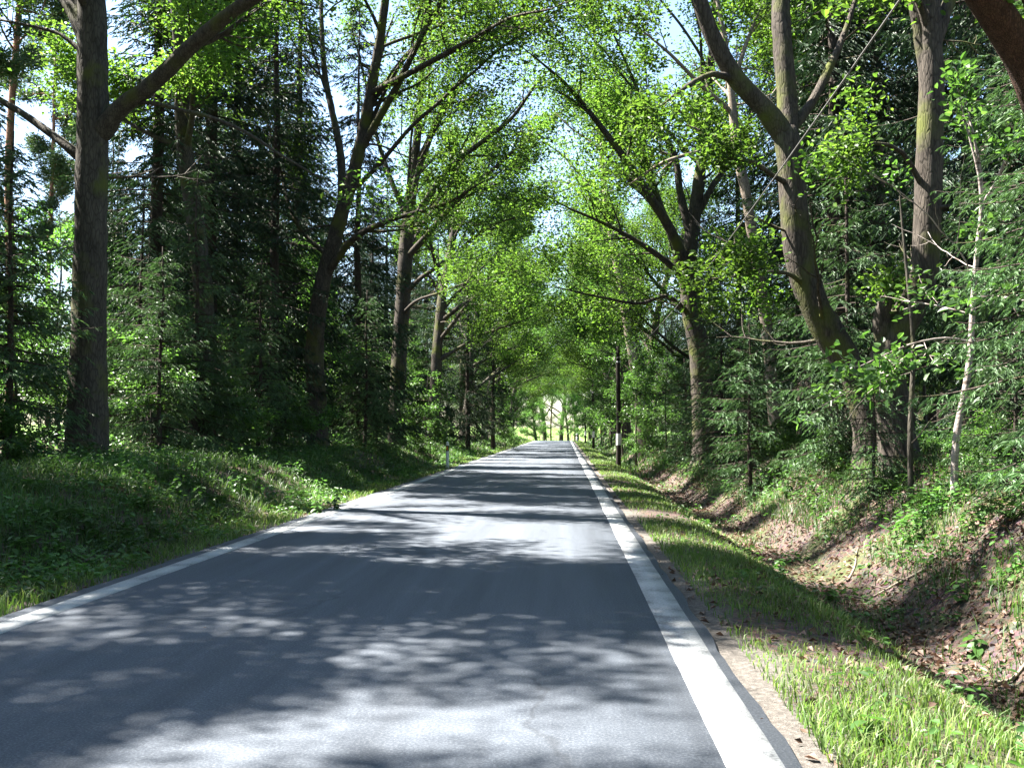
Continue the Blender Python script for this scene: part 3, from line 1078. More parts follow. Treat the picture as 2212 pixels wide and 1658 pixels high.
# fan-shaped oak on the left, limbs sweeping over the road
b, tr = based(858, 42.0, (858, 900, 42, .46), (862, 780, 42, .41), (868, 680, 42, .40), (874, 580, 42, .40), (882, 480, 42, .36), (892, 380, 42, .26), (905, 260, 42, .20), (915, 100, 42, .14), (925, -60, 42, .08))
hero_tree('oak_tree', 'oak on the left bank whose limbs fan out rightward over the road', b, tr, [
    pts((880, 500, 42, .22), (930, 420, 41, .18), (985, 350, 40, .15), (1050, 300, 39, .12), (1110, 250, 38, .09), (1160, 180, 37, .06), (1220, 120, 36, .03)),
    pts((876, 560, 42, .2), (930, 500, 41, .15), (990, 430, 40, .13), (1060, 370, 39, .10), (1130, 310, 38, .06), (1190, 280, 37, .03)),
    pts((884, 470, 42, .2), (905, 370, 41.5, .16), (950, 250, 41, .13), (1010, 150, 40, .10), (1060, 40, 39, .06), (1100, -60, 38, .03)),
    pts((870, 640, 42, .17), (910, 600, 41.5, .12), (970, 560, 41, .1), (1040, 500, 40, .07), (1110, 470, 39, .04), (1160, 460, 38, .02)),
    pts((884, 480, 42, .18), (850, 400, 42, .14), (815, 300, 42.5, .11), (790, 180, 43, .08), (760, 60, 43, .04)),
    pts((868, 680, 42, .12), (900, 650, 41, .08), (950, 632, 40, .06), (1010, 610, 39, .04), (1060, 600, 38, .02)),
], B_OAK, M_OAK, 14, per=12, size=0.125, spread=0.26, shape='rhomb', stubs=12, extra=8, rs=.8, bias=(0.4, -0.15, 0.02), limb_sub=9, limb_t0=0.3, trunk_sub=6, sub=(7, 6), limb_len=5.0)

# curved oak on the right that forks high
b, tr = based(1885, 16.5, (1878, 930, 16.5, .27), (1850, 820, 16.5, .25), (1800, 735, 16.5, .245), (1752, 640, 16.5, .24), (1725, 540, 16.5, .235), (1712, 430, 16.5, .225), (1706, 330, 16.5, .22), (1695, 280, 16.5, .20))
hero_tree('oak_tree', 'sunlit oak on the right with a curved trunk that forks high into two limbs', b, tr, [
    pts((1698, 295, 16.5, .2), (1650, 232, 16.4, .165), (1590, 170, 16.3, .15), (1545, 90, 16.2, .14), (1512, 0, 16.1, .13), (1470, -120, 16, .1), (1380, -260, 15.5, .06), (1280, -330, 15, .03)),
    pts((1700, 300, 16.5, .19), (1702, 220, 16.6, .17), (1692, 110, 16.7, .165), (1688, 0, 16.8, .155), (1700, -160, 17, .12), (1690, -350, 17, .06)),
    pts((1702, 290, 16.5, .1), (1755, 220, 16.8, .08), (1790, 150, 17, .07), (1830, 60, 17.3, .05), (1860, -40, 17.5, .03)),
    pts((1712, 400, 16.5, .06), (1670, 380, 16.2, .04), (1630, 350, 15.9, .03), (1590, 345, 15.7, .015)),
    pts((1590, 175, 16.3, .07), (1540, 160, 16, .05), (1480, 190, 15.6, .035), (1440, 220, 15.3, .02)),
    pts((1745, 620, 16.5, .05), (1700, 590, 16, .035), (1640, 590, 15.5, .025), (1570, 600, 15, .012)),
], B_OAK, M_OAK, 15, per=16, size=0.088, spread=0.18, stubs=5, bias=(-0.3, -0.2, 0.05), limb_t0=0.55, trunk_sub=0, sub=(5, 4), limb_len=3.0, subs=(3, 5, 2, 3, 2, 4))

# second right-hand oak with an elbow in its trunk
b, tr = based(1950, 15.2, (1935, 900, 15.2, .26), (1915, 800, 15.2, .25), (1925, 735, 15.2, .245), (1968, 665, 15.2, .22), (1995, 590, 15.2, .205), (2003, 450, 15.2, .20), (2006, 300, 15.2, .195), (2010, 150, 15.2, .185), (2005, 0, 15.2, .17), (1990, -250, 15.2, .12), (1960, -450, 15, .06))
hero_tree('oak_tree', 'oak on the right with a sharp elbow low in its trunk', b, tr, [
    pts((1918, 745, 15.2, .17), (1905, 700, 15.1, .13), (1912, 655, 15.0, .11), (1925, 630, 15.0, .085)),
    pts((2006, 170, 15.2, .12), (1985, 60, 15.2, .1), (1960, -40, 15.2, .08), (1900, -160, 15, .05)),
    pts((2010, 120, 15.2, .12), (2045, 20, 15.3, .1), (2080, -80, 15.4, .07), (2160, -200, 15.5, .04)),
    pts((2003, 420, 15.2, .05), (1950, 330, 14.9, .035), (1890, 310, 14.6, .025), (1830, 330, 14.3, .012)),
], B_OAK, M_OAK, 16, per=14, size=0.088, spread=0.18, stubs=5, bias=(-0.3, -0.2, 0.05), limb_sub=3, limb_t0=0.6, trunk_sub=2, sub=(5, 4), limb_len=3.6)

# slim leaning trunk between curved oak and the forked oak
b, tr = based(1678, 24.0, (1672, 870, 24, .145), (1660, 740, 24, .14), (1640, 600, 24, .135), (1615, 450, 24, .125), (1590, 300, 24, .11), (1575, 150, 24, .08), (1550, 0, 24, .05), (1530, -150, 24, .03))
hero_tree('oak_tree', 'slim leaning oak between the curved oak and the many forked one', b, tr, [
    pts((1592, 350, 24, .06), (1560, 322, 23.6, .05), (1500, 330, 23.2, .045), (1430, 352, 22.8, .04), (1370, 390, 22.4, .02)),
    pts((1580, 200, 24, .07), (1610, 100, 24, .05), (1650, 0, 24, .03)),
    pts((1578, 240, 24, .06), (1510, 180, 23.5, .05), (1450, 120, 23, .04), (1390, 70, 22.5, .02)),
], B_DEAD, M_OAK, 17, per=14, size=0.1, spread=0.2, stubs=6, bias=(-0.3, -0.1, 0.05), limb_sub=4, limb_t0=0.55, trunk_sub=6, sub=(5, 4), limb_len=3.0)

# many-forked oak in the middle right
b, tr = based(1520, 32.0, (1518, 880, 32, .42), (1510, 760, 32, .38), (1496, 690, 32, .37), (1488, 610, 32, .35), (1490, 540, 32, .30), (1505, 430, 32, .25), (1520, 300, 32, .21), (1535, 150, 32, .15), (1545, 0, 32, .1), (1550, -200, 32, .05))
hero_tree('oak_tree', 'many forked dark oak on the right bank behind the utility pole', b, tr, [
    pts((1490, 600, 32, .24), (1450, 500, 31.5, .2), (1400, 420, 31, .17), (1340, 330, 30.5, .14), (1280, 250, 30, .1), (1220, 180, 29, .06), (1150, 120, 28, .03)),
    pts((1488, 620, 32, .17), (1445, 570, 31.5, .12), (1390, 530, 31, .1), (1320, 490, 30.5, .07), (1230, 450, 30, .04)),
    pts((1495, 520, 32, .19), (1470, 420, 32, .15), (1455, 330, 32, .12), (1400, 240, 31.5, .09), (1350, 130, 31, .05), (1310, 40, 30, .03)),
    pts((1500, 480, 32, .15), (1540, 400, 32, .12), (1590, 330, 32.5, .09), (1640, 200, 33, .05)),
    pts((1492, 680, 32, .12), (1440, 640, 31, .08), (1380, 655, 30.5, .06), (1290, 640, 30, .045), (1200, 620, 29.5, .02)),
    pts((1490, 650, 32, .10), (1530, 610, 31.5, .07), (1570, 560, 31.3, .05), (1600, 540, 31, .02)),
], B_OAK, M_OAK, 18, per=13, size=0.115, spread=0.24, shape='rhomb', stubs=14, extra=6, rs=.82, bias=(-0.4, -0.1, 0.02), limb_sub=8, limb_t0=0.3, trunk_sub=6, sub=(7, 6), limb_len=4.8)

# lit trunk behind the pole
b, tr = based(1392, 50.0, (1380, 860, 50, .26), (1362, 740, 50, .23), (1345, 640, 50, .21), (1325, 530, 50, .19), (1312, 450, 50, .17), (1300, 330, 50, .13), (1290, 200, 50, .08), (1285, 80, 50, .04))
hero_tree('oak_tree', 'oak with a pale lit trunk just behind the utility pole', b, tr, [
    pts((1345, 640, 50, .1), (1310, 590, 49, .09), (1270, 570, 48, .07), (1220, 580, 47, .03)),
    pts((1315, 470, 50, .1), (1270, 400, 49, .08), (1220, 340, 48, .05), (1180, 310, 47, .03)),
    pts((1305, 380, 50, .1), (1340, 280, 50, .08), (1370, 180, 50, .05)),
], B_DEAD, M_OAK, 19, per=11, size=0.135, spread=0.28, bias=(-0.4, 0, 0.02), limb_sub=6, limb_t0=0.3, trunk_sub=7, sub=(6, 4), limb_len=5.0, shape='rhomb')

# reddish limb in the top right corner
b, tr = (6.6, 9.6, gz1(6.6, 9.6)), [(6.6, 9.6, gz1(6.6, 9.6) - 0.25, .26), (6.5, 9.6, 2.0, .23), (5.7, 9.4, 3.5, .2)] + pts((2300, 290, 9.2, .185), (2212, 120, 9.0, .165), (2120, -20, 8.8, .15), (2000, -220, 8.6, .12), (1850, -420, 8.4, .07))
hero_tree('pine_tree', 'reddish brown trunk leaning across the top right corner', b, tr, [
    pts((2120, -20, 8.8, .07), (2010, -110, 8.5, .05), (1900, -130, 8, .03)),
], B_RED, M_OAK, 20, per=9, size=0.11, spread=0.2, limb_sub=4, trunk_sub=3, sub=(4, 4), limb_len=2.6)

# pale smooth sapling on the right bank
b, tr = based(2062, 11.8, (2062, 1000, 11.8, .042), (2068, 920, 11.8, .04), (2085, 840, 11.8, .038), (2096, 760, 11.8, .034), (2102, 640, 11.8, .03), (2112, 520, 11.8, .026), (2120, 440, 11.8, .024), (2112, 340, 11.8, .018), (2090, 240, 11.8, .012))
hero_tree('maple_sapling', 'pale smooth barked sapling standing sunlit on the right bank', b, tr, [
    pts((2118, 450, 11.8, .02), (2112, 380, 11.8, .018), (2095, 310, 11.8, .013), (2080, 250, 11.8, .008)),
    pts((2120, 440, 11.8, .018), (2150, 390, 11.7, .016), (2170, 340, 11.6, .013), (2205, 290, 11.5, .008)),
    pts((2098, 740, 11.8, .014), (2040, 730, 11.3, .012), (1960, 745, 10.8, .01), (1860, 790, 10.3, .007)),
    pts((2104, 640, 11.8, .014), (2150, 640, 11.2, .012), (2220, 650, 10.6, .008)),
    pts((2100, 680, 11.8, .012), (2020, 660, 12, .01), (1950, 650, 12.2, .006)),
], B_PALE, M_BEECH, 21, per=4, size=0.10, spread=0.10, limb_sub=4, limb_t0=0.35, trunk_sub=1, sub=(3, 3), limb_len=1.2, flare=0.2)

b, tr = based(1966, 13.0, (1966, 960, 13, .035), (1968, 860, 13, .032), (1972, 740, 13, .028), (1962, 600, 13, .022), (1950, 480, 13, .014), (1944, 400, 13, .008))
hero_tree('beech_sapling', 'thin dark stemmed sapling left of the pale one', b, tr, [
    pts((1970, 800, 13, .012), (1920, 800, 12.6, .01), (1860, 830, 12.2, .008), (1770, 880, 11.8, .005)),
    pts((1971, 770, 13, .012), (1900, 790, 12.4, .01), (1820, 845, 11.8, .006)),
], B_GREY, M_BEECH, 22, per=6, size=0.085, spread=0.07, limb_sub=6, limb_t0=0.3, trunk_sub=1, sub=(3, 3), limb_len=0.7, flare=0.2)

# ------------------------------------------------------------------ repeated trees
OAKS = [Proto(gen_broadleaf('oak_tree', 31, 17, .36, (.12, 0), (.6, -.1, 0), M_OAK, B_OAK, nl=13, lmax=7.0)),
        Proto(gen_broadleaf('oak_tree', 32, 15, .30, (.22, 0), (.7, .1, 0), M_OAK, B_GREY, nl=12, first=.22, lmax=6.5)),
        Proto(gen_broadleaf('oak_tree', 33, 18, .40, (.08, 0), (.5, 0, 0), M_OAK, B_OAK, nl=13, first=.2, lmax=7.5, per=12)),
        Proto(gen_broadleaf('oak_tree', 34, 14, .26, (.18, .05), (.6, 0, 0), M_BEECH, B_GREY, nl=12, first=.18, lmax=5.5)),
        Proto(gen_broadleaf('oak_tree', 35, 16, .30, (.02, 0), (.2, 0, 0), M_OAK, B_GREY, nl=13, first=.42, lmax=4.6, per=13))]
SPR = [Proto(gen_spruce('spruce_tree', 41, 20, .24, 2.2, 3.0, M_SPRUCE, B_SPRUCE)),
       Proto(gen_spruce('spruce_tree', 42, 23, .27, 4.5, 2.8, M_SPRUCE, B_SPRUCE)),
       Proto(gen_spruce('spruce_tree', 43, 17, .19, 1.2, 2.7, M_SPRUCE, B_SPRUCE, droop=0.45))]
YSP = [Proto(gen_spruce('young_spruce_tree', 44, 6.2, .08, 0.35, 1.9, M_SPRUCE_YOUNG, B_SPRUCE, step=.25, cards=22, clen=.11, cw=.017, droop=.30)),
       Proto(gen_spruce('young_spruce_tree', 45, 9.0, .11, 0.5, 2.3, M_SPRUCE_YOUNG, B_SPRUCE, step=.30, cards=22, clen=.12, cw=.018, droop=.36)),
       Proto(gen_spruce('young_spruce_tree', 46, 3.0, .05, 0.2, 1.2, M_SPRUCE_YOUNG, B_SPRUCE, step=.2, cards=16, clen=.09, cw=.015, droop=.22))]
PIN = [Proto(gen_pine('pine_tree', 51, 21, .17, 11, M_PINE, B_PINE)),
       Proto(gen_pine('pine_tree', 52, 19, .14, 8, M_PINE, B_PINE))]
SAP = [Proto(gen_sapling('beech_sapling', 61, 5.5, .045, M_BEECH, B_GREY, per=5, nl=18, lmax=1.9)),
       Proto(gen_sapling('beech_sapling', 62, 3.6, .032, M_BEECH, B_GREY, per=5, nl=14, lmax=1.4, lean=(.05, -.05))),
       Proto(gen_sapling('beech_sapling', 63, 7.5, .06, M_BEECH, B_GREY, per=5, size=.12, nl=20, lmax=2.3, spread=.14, zlow=.2)),
       Proto(gen_sapling('hazel_bush', 64, 2.2, .025, M_BEECH, B_GREY, per=6, size=.09, nl=14, lmax=1.2, zlow=.08, rise=.7))]

ORD = ['first', 'second', 'third', 'fourth', 'fifth', 'sixth', 'seventh', 'eighth', 'ninth', 'tenth', 'eleventh', 'twelfth', 'thirteenth']
rr = random.Random(5)

# the avenue goes on: oaks on both banks, farther and farther off
for k, (y, x, v, s) in enumerate([(53, -7.2, 0, 1.0), (63, -6.6, 1, 1.0), (73, -7.4, 2, .95), (84, -6.8, 3, 1.1), (95, -7.1, 0, .95), (107, -6.8, 2, .9), (119, -7.0, 1, 1.0), (131, -6.9, 3, .9)]):
    OAKS[v].put(x, y, 'left bank avenue oak, %s beyond the fan shaped one' % ORD[k], group='oaks lining the left bank', s=s, rz=rr.uniform(-.5, .5), name='oak_tree')
for k, (y, x, v, s) in enumerate([(42, 6.2, 1, .95), (60, 5.0, 3, 1.0), (68, 5.4, 2, .9), (79, 5.0, 0, .95), (90, 5.5, 1, 1.0), (102, 5.1, 3, 1.1), (114, 5.3, 2, .85), (127, 5.0, 0, .85)]):
    OAKS[v].put(x, y, 'right bank avenue oak, %s beyond the many forked one' % ORD[k], group='oaks lining the right bank', s=s, rz=rr.uniform(-.5, .5), mirror=True, name='oak_tree')
OAKS[4].put(-9.2, 25, 'tall oak with high crown hidden among spruces behind the thick foreground trunk', s=1.0, rz=1.0, name='oak_tree')
OAKS[4].put(6.6, 27, 'tall oak with high crown behind the slim leaning oak', s=.95, rz=2.0, mirror=True, name='oak_tree')
# oaks beside and behind the camera whose crowns shade the near road
for k, (x, y, v, s, a) in enumerate([(-8.89, 9.65, 4, 1.0, 3.6), (-12.5, 11.47, 4, 1.03, 4.47), (-8.4, -3.5, 0, 1.0, .2), (-12.84, 6.65, 4, .87, 1.87), (7.2, 1.0, 3, 1.0, .3), (6.4, -9, 0, 1.0, .1), (-8.0, -15, 2, 1.0, .1), (6.8, -20, 2, .95, .4), (-8.2, -27, 1, 1.0, 0)]):
    OAKS[v].put(x, y, 'roadside oak standing out of view beside the near road', group='oaks beside the near road', s=s, rz=a, mirror=x > 0, name='oak_tree')


for k, (x, y, v, s) in enumerate([(-13.5, 12.5, 0, .95), (-13.0, 8.8, 2, 1.0), (-12.5, 0.5, 1, .9), (-17, 15.5, 1, .9), (-12.6, 16.6, 2, .95), (-15.2, 20.5, 0, .85), (10.5, 7.5, 1, 1.0), (11.5, 0, 0, 1.0), (9.8, -6, 2, 1.0), (-13, -8, 0, 1.0), (12, -14, 1, 1.0), (-13, -20, 1, 1.0), (13.5, 13, 0, 1.0), (9.5, -26, 0, 1.0)]):  # unseen spruces, added to shade the near road and the left bank
    SPR[v].put(x, y, 'spruce standing out of view left of the near road', group='spruces beside the near road', s=s, rz=rr.uniform(0, 6), name='spruce_tree')


def at_col(x, d):
    q = P(x, 929, d)
    return q[0], q[1]


# spruces that the photograph shows singly: column, distance, kind, scale
for (c, d, v, s, lab) in [
        (330, 25, 0, .95, 'dark spruce close behind the thick foreground trunk'),
        (447, 28, 1, 1.0, 'tall spruce with straight bare lower trunk right of the foreground oak'),
        (503, 33, 0, 1.0, 'spruce with dark trunk left of the leaning oak'),
        (590, 30, 2, 1.05, 'dense dark spruce directly left of the leaning oak'),
        (640, 38, 1, 1.0, 'tall spruce rising behind the leaning oak'),
        (770, 37, 2, 1.0, 'spruce with pale lit trunk between leaning and fan shaped oaks'),
        (945, 56, 2, .82, 'dark spruce right behind the fan shaped oak'),
        (1010, 58, 2, .80, 'bushy dark spruce at the left road edge in mid distance'),
        (1065, 68, 0, .62, 'small dark spruce farthest along the left bank'),
        (1810, 22, 2, 1.0, 'dark spruce behind the curved sunlit oak'),
        (1905, 25, 0, 1.0, 'tall dark spruce between the curved oak and the elbowed oak'),
        (2110, 21, 1, 1.0, 'tall dark spruce behind the pale sapling'),
        (2200, 17, 2, 1.0, 'dark spruce at the right edge of the picture'),
        (1740, 30, 1, 1.0, 'tall spruce seen left of the curved oak'),
        (1600, 40, 2, .95, 'dark spruce behind the slim leaning oak')]:
    x, y = at_col(c, d)
    SPR[v].put(x, y, lab, s=s, rz=rr.uniform(0, 6.28), name='spruce_tree')

for (c, d, v, s, lab) in [
        (15, 16.5, 0, .92, 'young spruce at the left edge beside the thick foreground trunk'),
        (-60, 17, 1, .8, 'young spruce half cut off by the left edge'),
        (345, 20.5, 0, .72, 'young spruce right of the thick foreground trunk'),
        (300, 22.5, 1, .7, 'young spruce with dark boughs right behind the thick foreground trunk'),
        (420, 23, 1, .75, 'young spruce in front of the tall straight spruces'),
        (560, 26, 0, .85, 'young spruce left of the leaning oak base'),
        (790, 34, 0, .9, 'young spruce right of the leaning oak base'),
        (1560, 27, 0, .85, 'young spruce on the bank at the many forked oak'),
        (1620, 21, 0, .62, 'small spruce under the slim leaning oak'),
        (1835, 17.4, 1, .66, 'young spruce with sunlit boughs right behind the curved oak'),
        (2240, 13.2, 1, .74, 'young spruce with bright boughs by the pale sapling'),
        (2295, 9.4, 1, .6, 'young spruce reaching in from the right edge'),
        (1885, 14.2, 2, .62, 'little spruce at the feet of the curved and the elbowed oaks'),
        (1480, 36, 2, 1.2, 'little spruce at the foot of the many forked oak'),
        (2190, 10.6, 2, .6, 'little spruce low on the bank right of the pale sapling')]:
    x, y = at_col(c, d)
    YSP[v].put(x, y, lab, s=s, rz=rr.uniform(0, 6.28), name='young_spruce_tree')

# pines and far spruces deeper in the wood
for (c, d, v, s, lab) in [(100, 42, 1, .95, 'slender reddish pine left of the thick foreground trunk'),
                          (475, 60, 0, 1.0, 'reddish pine glimpsed between spruces on the left'),
                          (15, 30, 0, 1.0, 'pine with dark trunk at the left edge')]:
    x, y = at_col(c, d)
    PIN[v].put(x, y, lab, s=s, rz=rr.uniform(0, 6.28), name='pine_tree')

placed = []


def scatter(protos, n, xr, yr, mind, label, group, name, srange=(.85, 1.15), avoid=None, mirror=False):
    k = 0
    tries = 0
    while k < n and tries < 4000:
        tries += 1
        x, y = rr.uniform(*xr), rr.uniform(*yr)
        if avoid and avoid(x, y):
            continue
        if any((x - a) ** 2 + (y - b) ** 2 < mind ** 2 for a, b in placed):
            continue
        placed.append((x, y))
        rr.choice(protos).put(x, y, label, group=group, s=rr.uniform(*srange), rz=rr.uniform(0, 6.28), name=name, mirror=mirror)
        k += 1


def skygap(x, y):       # keep the open view at the far left and leave what the picture cannot see
    r_ = x / max(y, 1)
    return (-0.62 < r_ < -0.475) or r_ < -0.75 or r_ > 0.62


scatter(SPR, 38, (-34, -11), (34, 115), 3.4, 'tall dark spruce deep in the stand behind the left bank oaks', 'spruces deep in the left wood', 'spruce_tree', avoid=skygap)
scatter(PIN, 8, (-40, -13), (45, 110), 4.0, 'slender pine deep in the wood left of the road', 'pines deep in the left wood', 'pine_tree', avoid=skygap)
scatter(SPR, 36, (8.5, 32), (26, 115), 3.4, 'tall dark spruce deep in the stand behind the right bank oaks', 'spruces deep in the right wood', 'spruce_tree', avoid=skygap)
scatter(OAKS[:4], 8, (-36, -12), (50, 140), 5.0, 'broadleaf tree deep in the wood left of the road', 'broadleaf trees deep in the left wood', 'oak_tree', (.8, 1), avoid=lambda x, y: x / y < -.75)
scatter(OAKS[:4], 8, (10, 36), (45, 140), 5.0, 'broadleaf tree deep in the wood right of the road', 'broadleaf trees deep in the right wood', 'oak_tree', (.8, 1), mirror=True)
scatter(SAP[1:3], 9, (-34, -14), (28, 60), 2.0, 'beech sapling far back in the open strip at the far left', 'saplings in the open strip at far left', 'beech_sapling', (.8, 1.2), avoid=lambda x, y: not (-.64 < x / y < -.46))
# wood past the meadow
for x, y, v, lab in [(0.5, 176, 3, 'sunlit broadleaf tree closing the view straight above the road end'), (5.5, 184, 3, 'sunlit broadleaf tree just right of the road end'),
                     (-5.0, 181, 1, 'sunlit broadleaf tree just left of the road end'), (2.5, 196, 2, 'farthest broadleaf tree behind the road end')]:
    placed.append((x, y))
    OAKS[v].put(x, y, lab, s=.95, rz=rr.uniform(0, 6), name='oak_tree')
scatter(PIN, 5, (-6, 14), (192, 205), 2.6, 'distant pine past the sunny clearing at the road end', 'pines past the clearing', 'pine_tree', (1.0, 1.3))
scatter(OAKS[1:4], 18, (-24, 34), (178, 215), 4.0, 'distant broadleaf tree past the sunny clearing at the road end', 'broadleaf trees past the clearing', 'oak_tree', (1.0, 1.3))

scatter([SAP[2]], 13, (-14, 22), (156, 184), 1.8, 'sunlit bushy sapling in the bright gap at the road end', 'saplings at the road end', 'beech_sapling', (.7, 1.1), avoid=lambda x, y: abs(x - bend(y) + 1.5) < 4)
# understorey
for (c, d, v, s, lab) in [
        (330, 21.5, 1, .85, 'leafy beech sapling at the right foot of the thick foreground trunk'),
        (40, 17.5, 1, .9, 'beech sapling left of the thick foreground trunk'),
        (120, 30, 2, 1.0, 'bright beech sapling far behind the thick foreground trunk'),
        (915, 41, 1, 1.0, 'leafy beech sapling at the foot of the fan shaped oak'),
        (1375, 47, 0, 1.1, 'beech sapling right behind the utility pole'),
        (1440, 42, 0, .9, 'thin stemmed beech sapling on the bank right of the pole'),
        (1345, 62, 2, 1.0, 'beech sapling overhanging the right verge past the pole'),
        (1320, 83, 2, 1.0, 'beech sapling beside the second utility pole'),
        (1300, 104, 2, 1.0, 'beech sapling past the second utility pole'),
        (1068, 75, 2, .9, 'beech sapling at the left verge near the road end'),
        (1105, 100, 2, .9, 'beech sapling on the far left verge')]:
    x, y = at_col(c, d)
    SAP[v].put(x, y, lab, s=s, rz=rr.uniform(0, 6.28), name='beech_sapling')
for (c, d, s, lab) in [(-20, 15.5, .6, 'bush at the left edge before the young spruce'), (480, 24, .9, 'bush below the tall straight spruce'), (620, 27, .9, 'bush at the left foot of the leaning oak'),
                       (930, 40, .8, 'pale leaved bush right of the fan shaped oak base'), (1690, 21, .5, 'sunlit bush on the right bank top'), (1400, 47, .8, 'bush right of the utility pole base'),
                       (1790, 17.5, .4, 'low bush beneath the curved oak'), (2150, 12.5, .35, 'low bush right of the pale sapling'), (1090, 70, .9, 'bush on the left bank near the road end')]:
    x, y = at_col(c, d)
    SAP[3].put(x, y, lab, cat='bush', s=s, rz=rr.uniform(0, 6.28), name='hazel_bush')
scatter(SAP[:3], 22, (-22, -9.5), (22, 110), 2.2, 'beech sapling in the undergrowth of the left wood', 'saplings in the left wood', 'beech_sapling', avoid=lambda x, y: x / y < -.62)
scatter(SAP[:3], 18, (7, 22), (24, 110), 2.2, 'beech sapling in the undergrowth of the right wood', 'saplings in the right wood', 'beech_sapling', avoid=lambda x, y: x / y > .5)
scatter(YSP[:2], 14, (-24, -9.5), (26, 90), 2.4, 'young spruce in the undergrowth of the left wood', 'young spruces in the left wood', 'young_spruce_tree', avoid=lambda x, y: x / y < -.62)
scatter(YSP[:2], 14, (7.5, 22), (26, 90), 2.4, 'young spruce in the undergrowth of the right wood', 'young spruces in the right wood', 'young_spruce_tree', avoid=lambda x, y: x / y > .5)

# ------------------------------------------------------------------ ground cover
def spots(n, xr, yr, seed, p=1.0):
    """Points that thin out with distance (log-uniform along the road)."""
    r = np.random.default_rng(seed)
    y = np.exp(r.uniform(math.log(yr[0]), math.log(yr[1]), n))
    x = r.uniform(xr[0], xr[1], n)
    return x, y, r


def patchy(x, y, r, thr=0.0, s=0.8, o=0.0):
    return wob(x, y, s, o) + r.normal(0, 0.25, len(x)) > thr


def grass(name, label, regions, seed, mat=None):
    VV, TT, QQ, n0 = [], [], [], 0
    for (n, xr, yr, h, w, thr) in regions:
        x, y, r = spots(n, xr, yr, seed)
        seed += 1
        k = patchy(x, y, r, thr)
        x, y = x[k], y[k]
        z = gz(x, y)
        m = len(x)
        az = r.uniform(0, 6.28, m)
        H = h * r.uniform(0.45, 1.4, m) * (0.8 + 0.35 * wob(x, y, 1.1, 3.0))
        W = w * (1 + y / 22.0)
        H = np.maximum(H, 0.02)
        side = np.stack([np.cos(az), np.sin(az), 0 * az], -1) * W[:, None] * .5
        az2 = az + 1.57 + r.normal(0, .5, m)
        lean = np.stack([np.cos(az2), np.sin(az2), 0 * az], -1) * (H * r.uniform(0.15, 0.95, m))[:, None]
        B = np.stack([x, y, z - 0.01], -1)
        M = B + lean * 0.35 + np.stack([0 * x, 0 * x, H * .62], -1)
        T = B + lean + np.stack([0 * x, 0 * x, H * r.uniform(.75, 1.0, m)], -1)
        V = np.stack([B - side, B + side, M + side * .8, M - side * .8, T], 1).reshape(-1, 3)
        b = (np.arange(m) * 5)[:, None] + n0
        QQ.append(b + np.array([0, 1, 2, 3]))
        TT.append(b + np.array([3, 2, 4]))
        VV.append(V)
        n0 += len(V)
    o = link(name, mesh_from(name, np.concatenate(VV), np.concatenate(TT), np.concatenate(QQ), [mat or M_GRASS]))
    return tag(o, label, 'grass', kind='stuff')


grass('grass', 'short green grass on the verges and longer grass on the banks', [
    (46000, (1.10, 2.65), (2.5, 45), .10, .006, -.25),
    (9000, (1.15, 2.6), (40, 150), .12, .007, -.6),
    (20000, (-5.3, -4.15), (5, 60), .12, .007, -.5),
    (6000, (-5.3, -4.2), (50, 150), .13, .008, -.8),
    (9000, (-40, 45), (146, 262), .5, .01, -2),
], 100)
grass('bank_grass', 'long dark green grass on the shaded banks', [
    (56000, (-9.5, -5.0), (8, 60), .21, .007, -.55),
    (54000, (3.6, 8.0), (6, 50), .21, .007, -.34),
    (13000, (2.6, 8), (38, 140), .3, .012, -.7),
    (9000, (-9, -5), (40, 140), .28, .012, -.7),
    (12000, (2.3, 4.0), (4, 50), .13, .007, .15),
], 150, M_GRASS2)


def herbs(name, label, regions, seed, mat, cat='undergrowth'):
    VV, QQ, n0 = [], [], 0
    for (n, xr, yr, h, leaf, per, thr, o) in regions:
        x, y, r = spots(n, xr, yr, seed)
        seed += 1
        k = patchy(x, y, r, thr, 0.9, o)
        x, y = x[k], y[k]
        z = gz(x, y)
        m = len(x)
        i = np.repeat(np.arange(m), per)
        Hh = (h * r.uniform(.35, 1.2, m))[i]
        f = r.random(m * per)
        az = r.uniform(0, 6.28, m * per)
        out = r.uniform(.02, .10, m * per) * (0.6 + Hh * 2)
        pos = np.stack([x[i] + np.cos(az) * out, y[i] + np.sin(az) * out, z[i] + 0.02 + f * Hh], -1)
        d = np.stack([np.cos(az), np.sin(az), r.uniform(-.5, .35, m * per)], -1)
        nor = unit(r.normal(0, .35, (m * per, 3)) + np.array([0, 0, 1.0]))
        L = leaf * r.uniform(.55, 1.35, m * per) * (1 + y[i] / 60.0)
        V, T, Q = leaf_arrays(pos, d, nor, L, L * .55, 'hex', .12)
        VV.append(V)
        QQ.append(Q + n0)
        n0 += len(V)
    ob = link(name, mesh_from(name, np.concatenate(VV), None, np.concatenate(QQ), [mat]))
    return tag(ob, label, cat, kind='stuff')


herbs('undergrowth', 'low leafy weeds covering the banks and forest floor', [
    (2600, (-9.8, -4.7), (7, 70), .26, .05, 18, -.1, 0.0),
    (500, (-5.3, -4.3), (7, 60), .14, .06, 10, .0, 1.0),
    (2400, (3.7, 8.5), (6, 60), .28, .055, 18, -.1, 2.0),
    (520, (2.4, 4.2), (4, 40), .14, .055, 9, .05, 3.0),
    (160, (1.5, 2.5), (4, 40), .10, .05, 8, .0, 4.0),
    (1600, (-28, -9.5), (16, 90), .50, .10, 14, -.3, 5.0),
    (1300, (8, 28), (14, 90), .50, .10, 14, -.3, 6.0),
], 200, M_HERB)


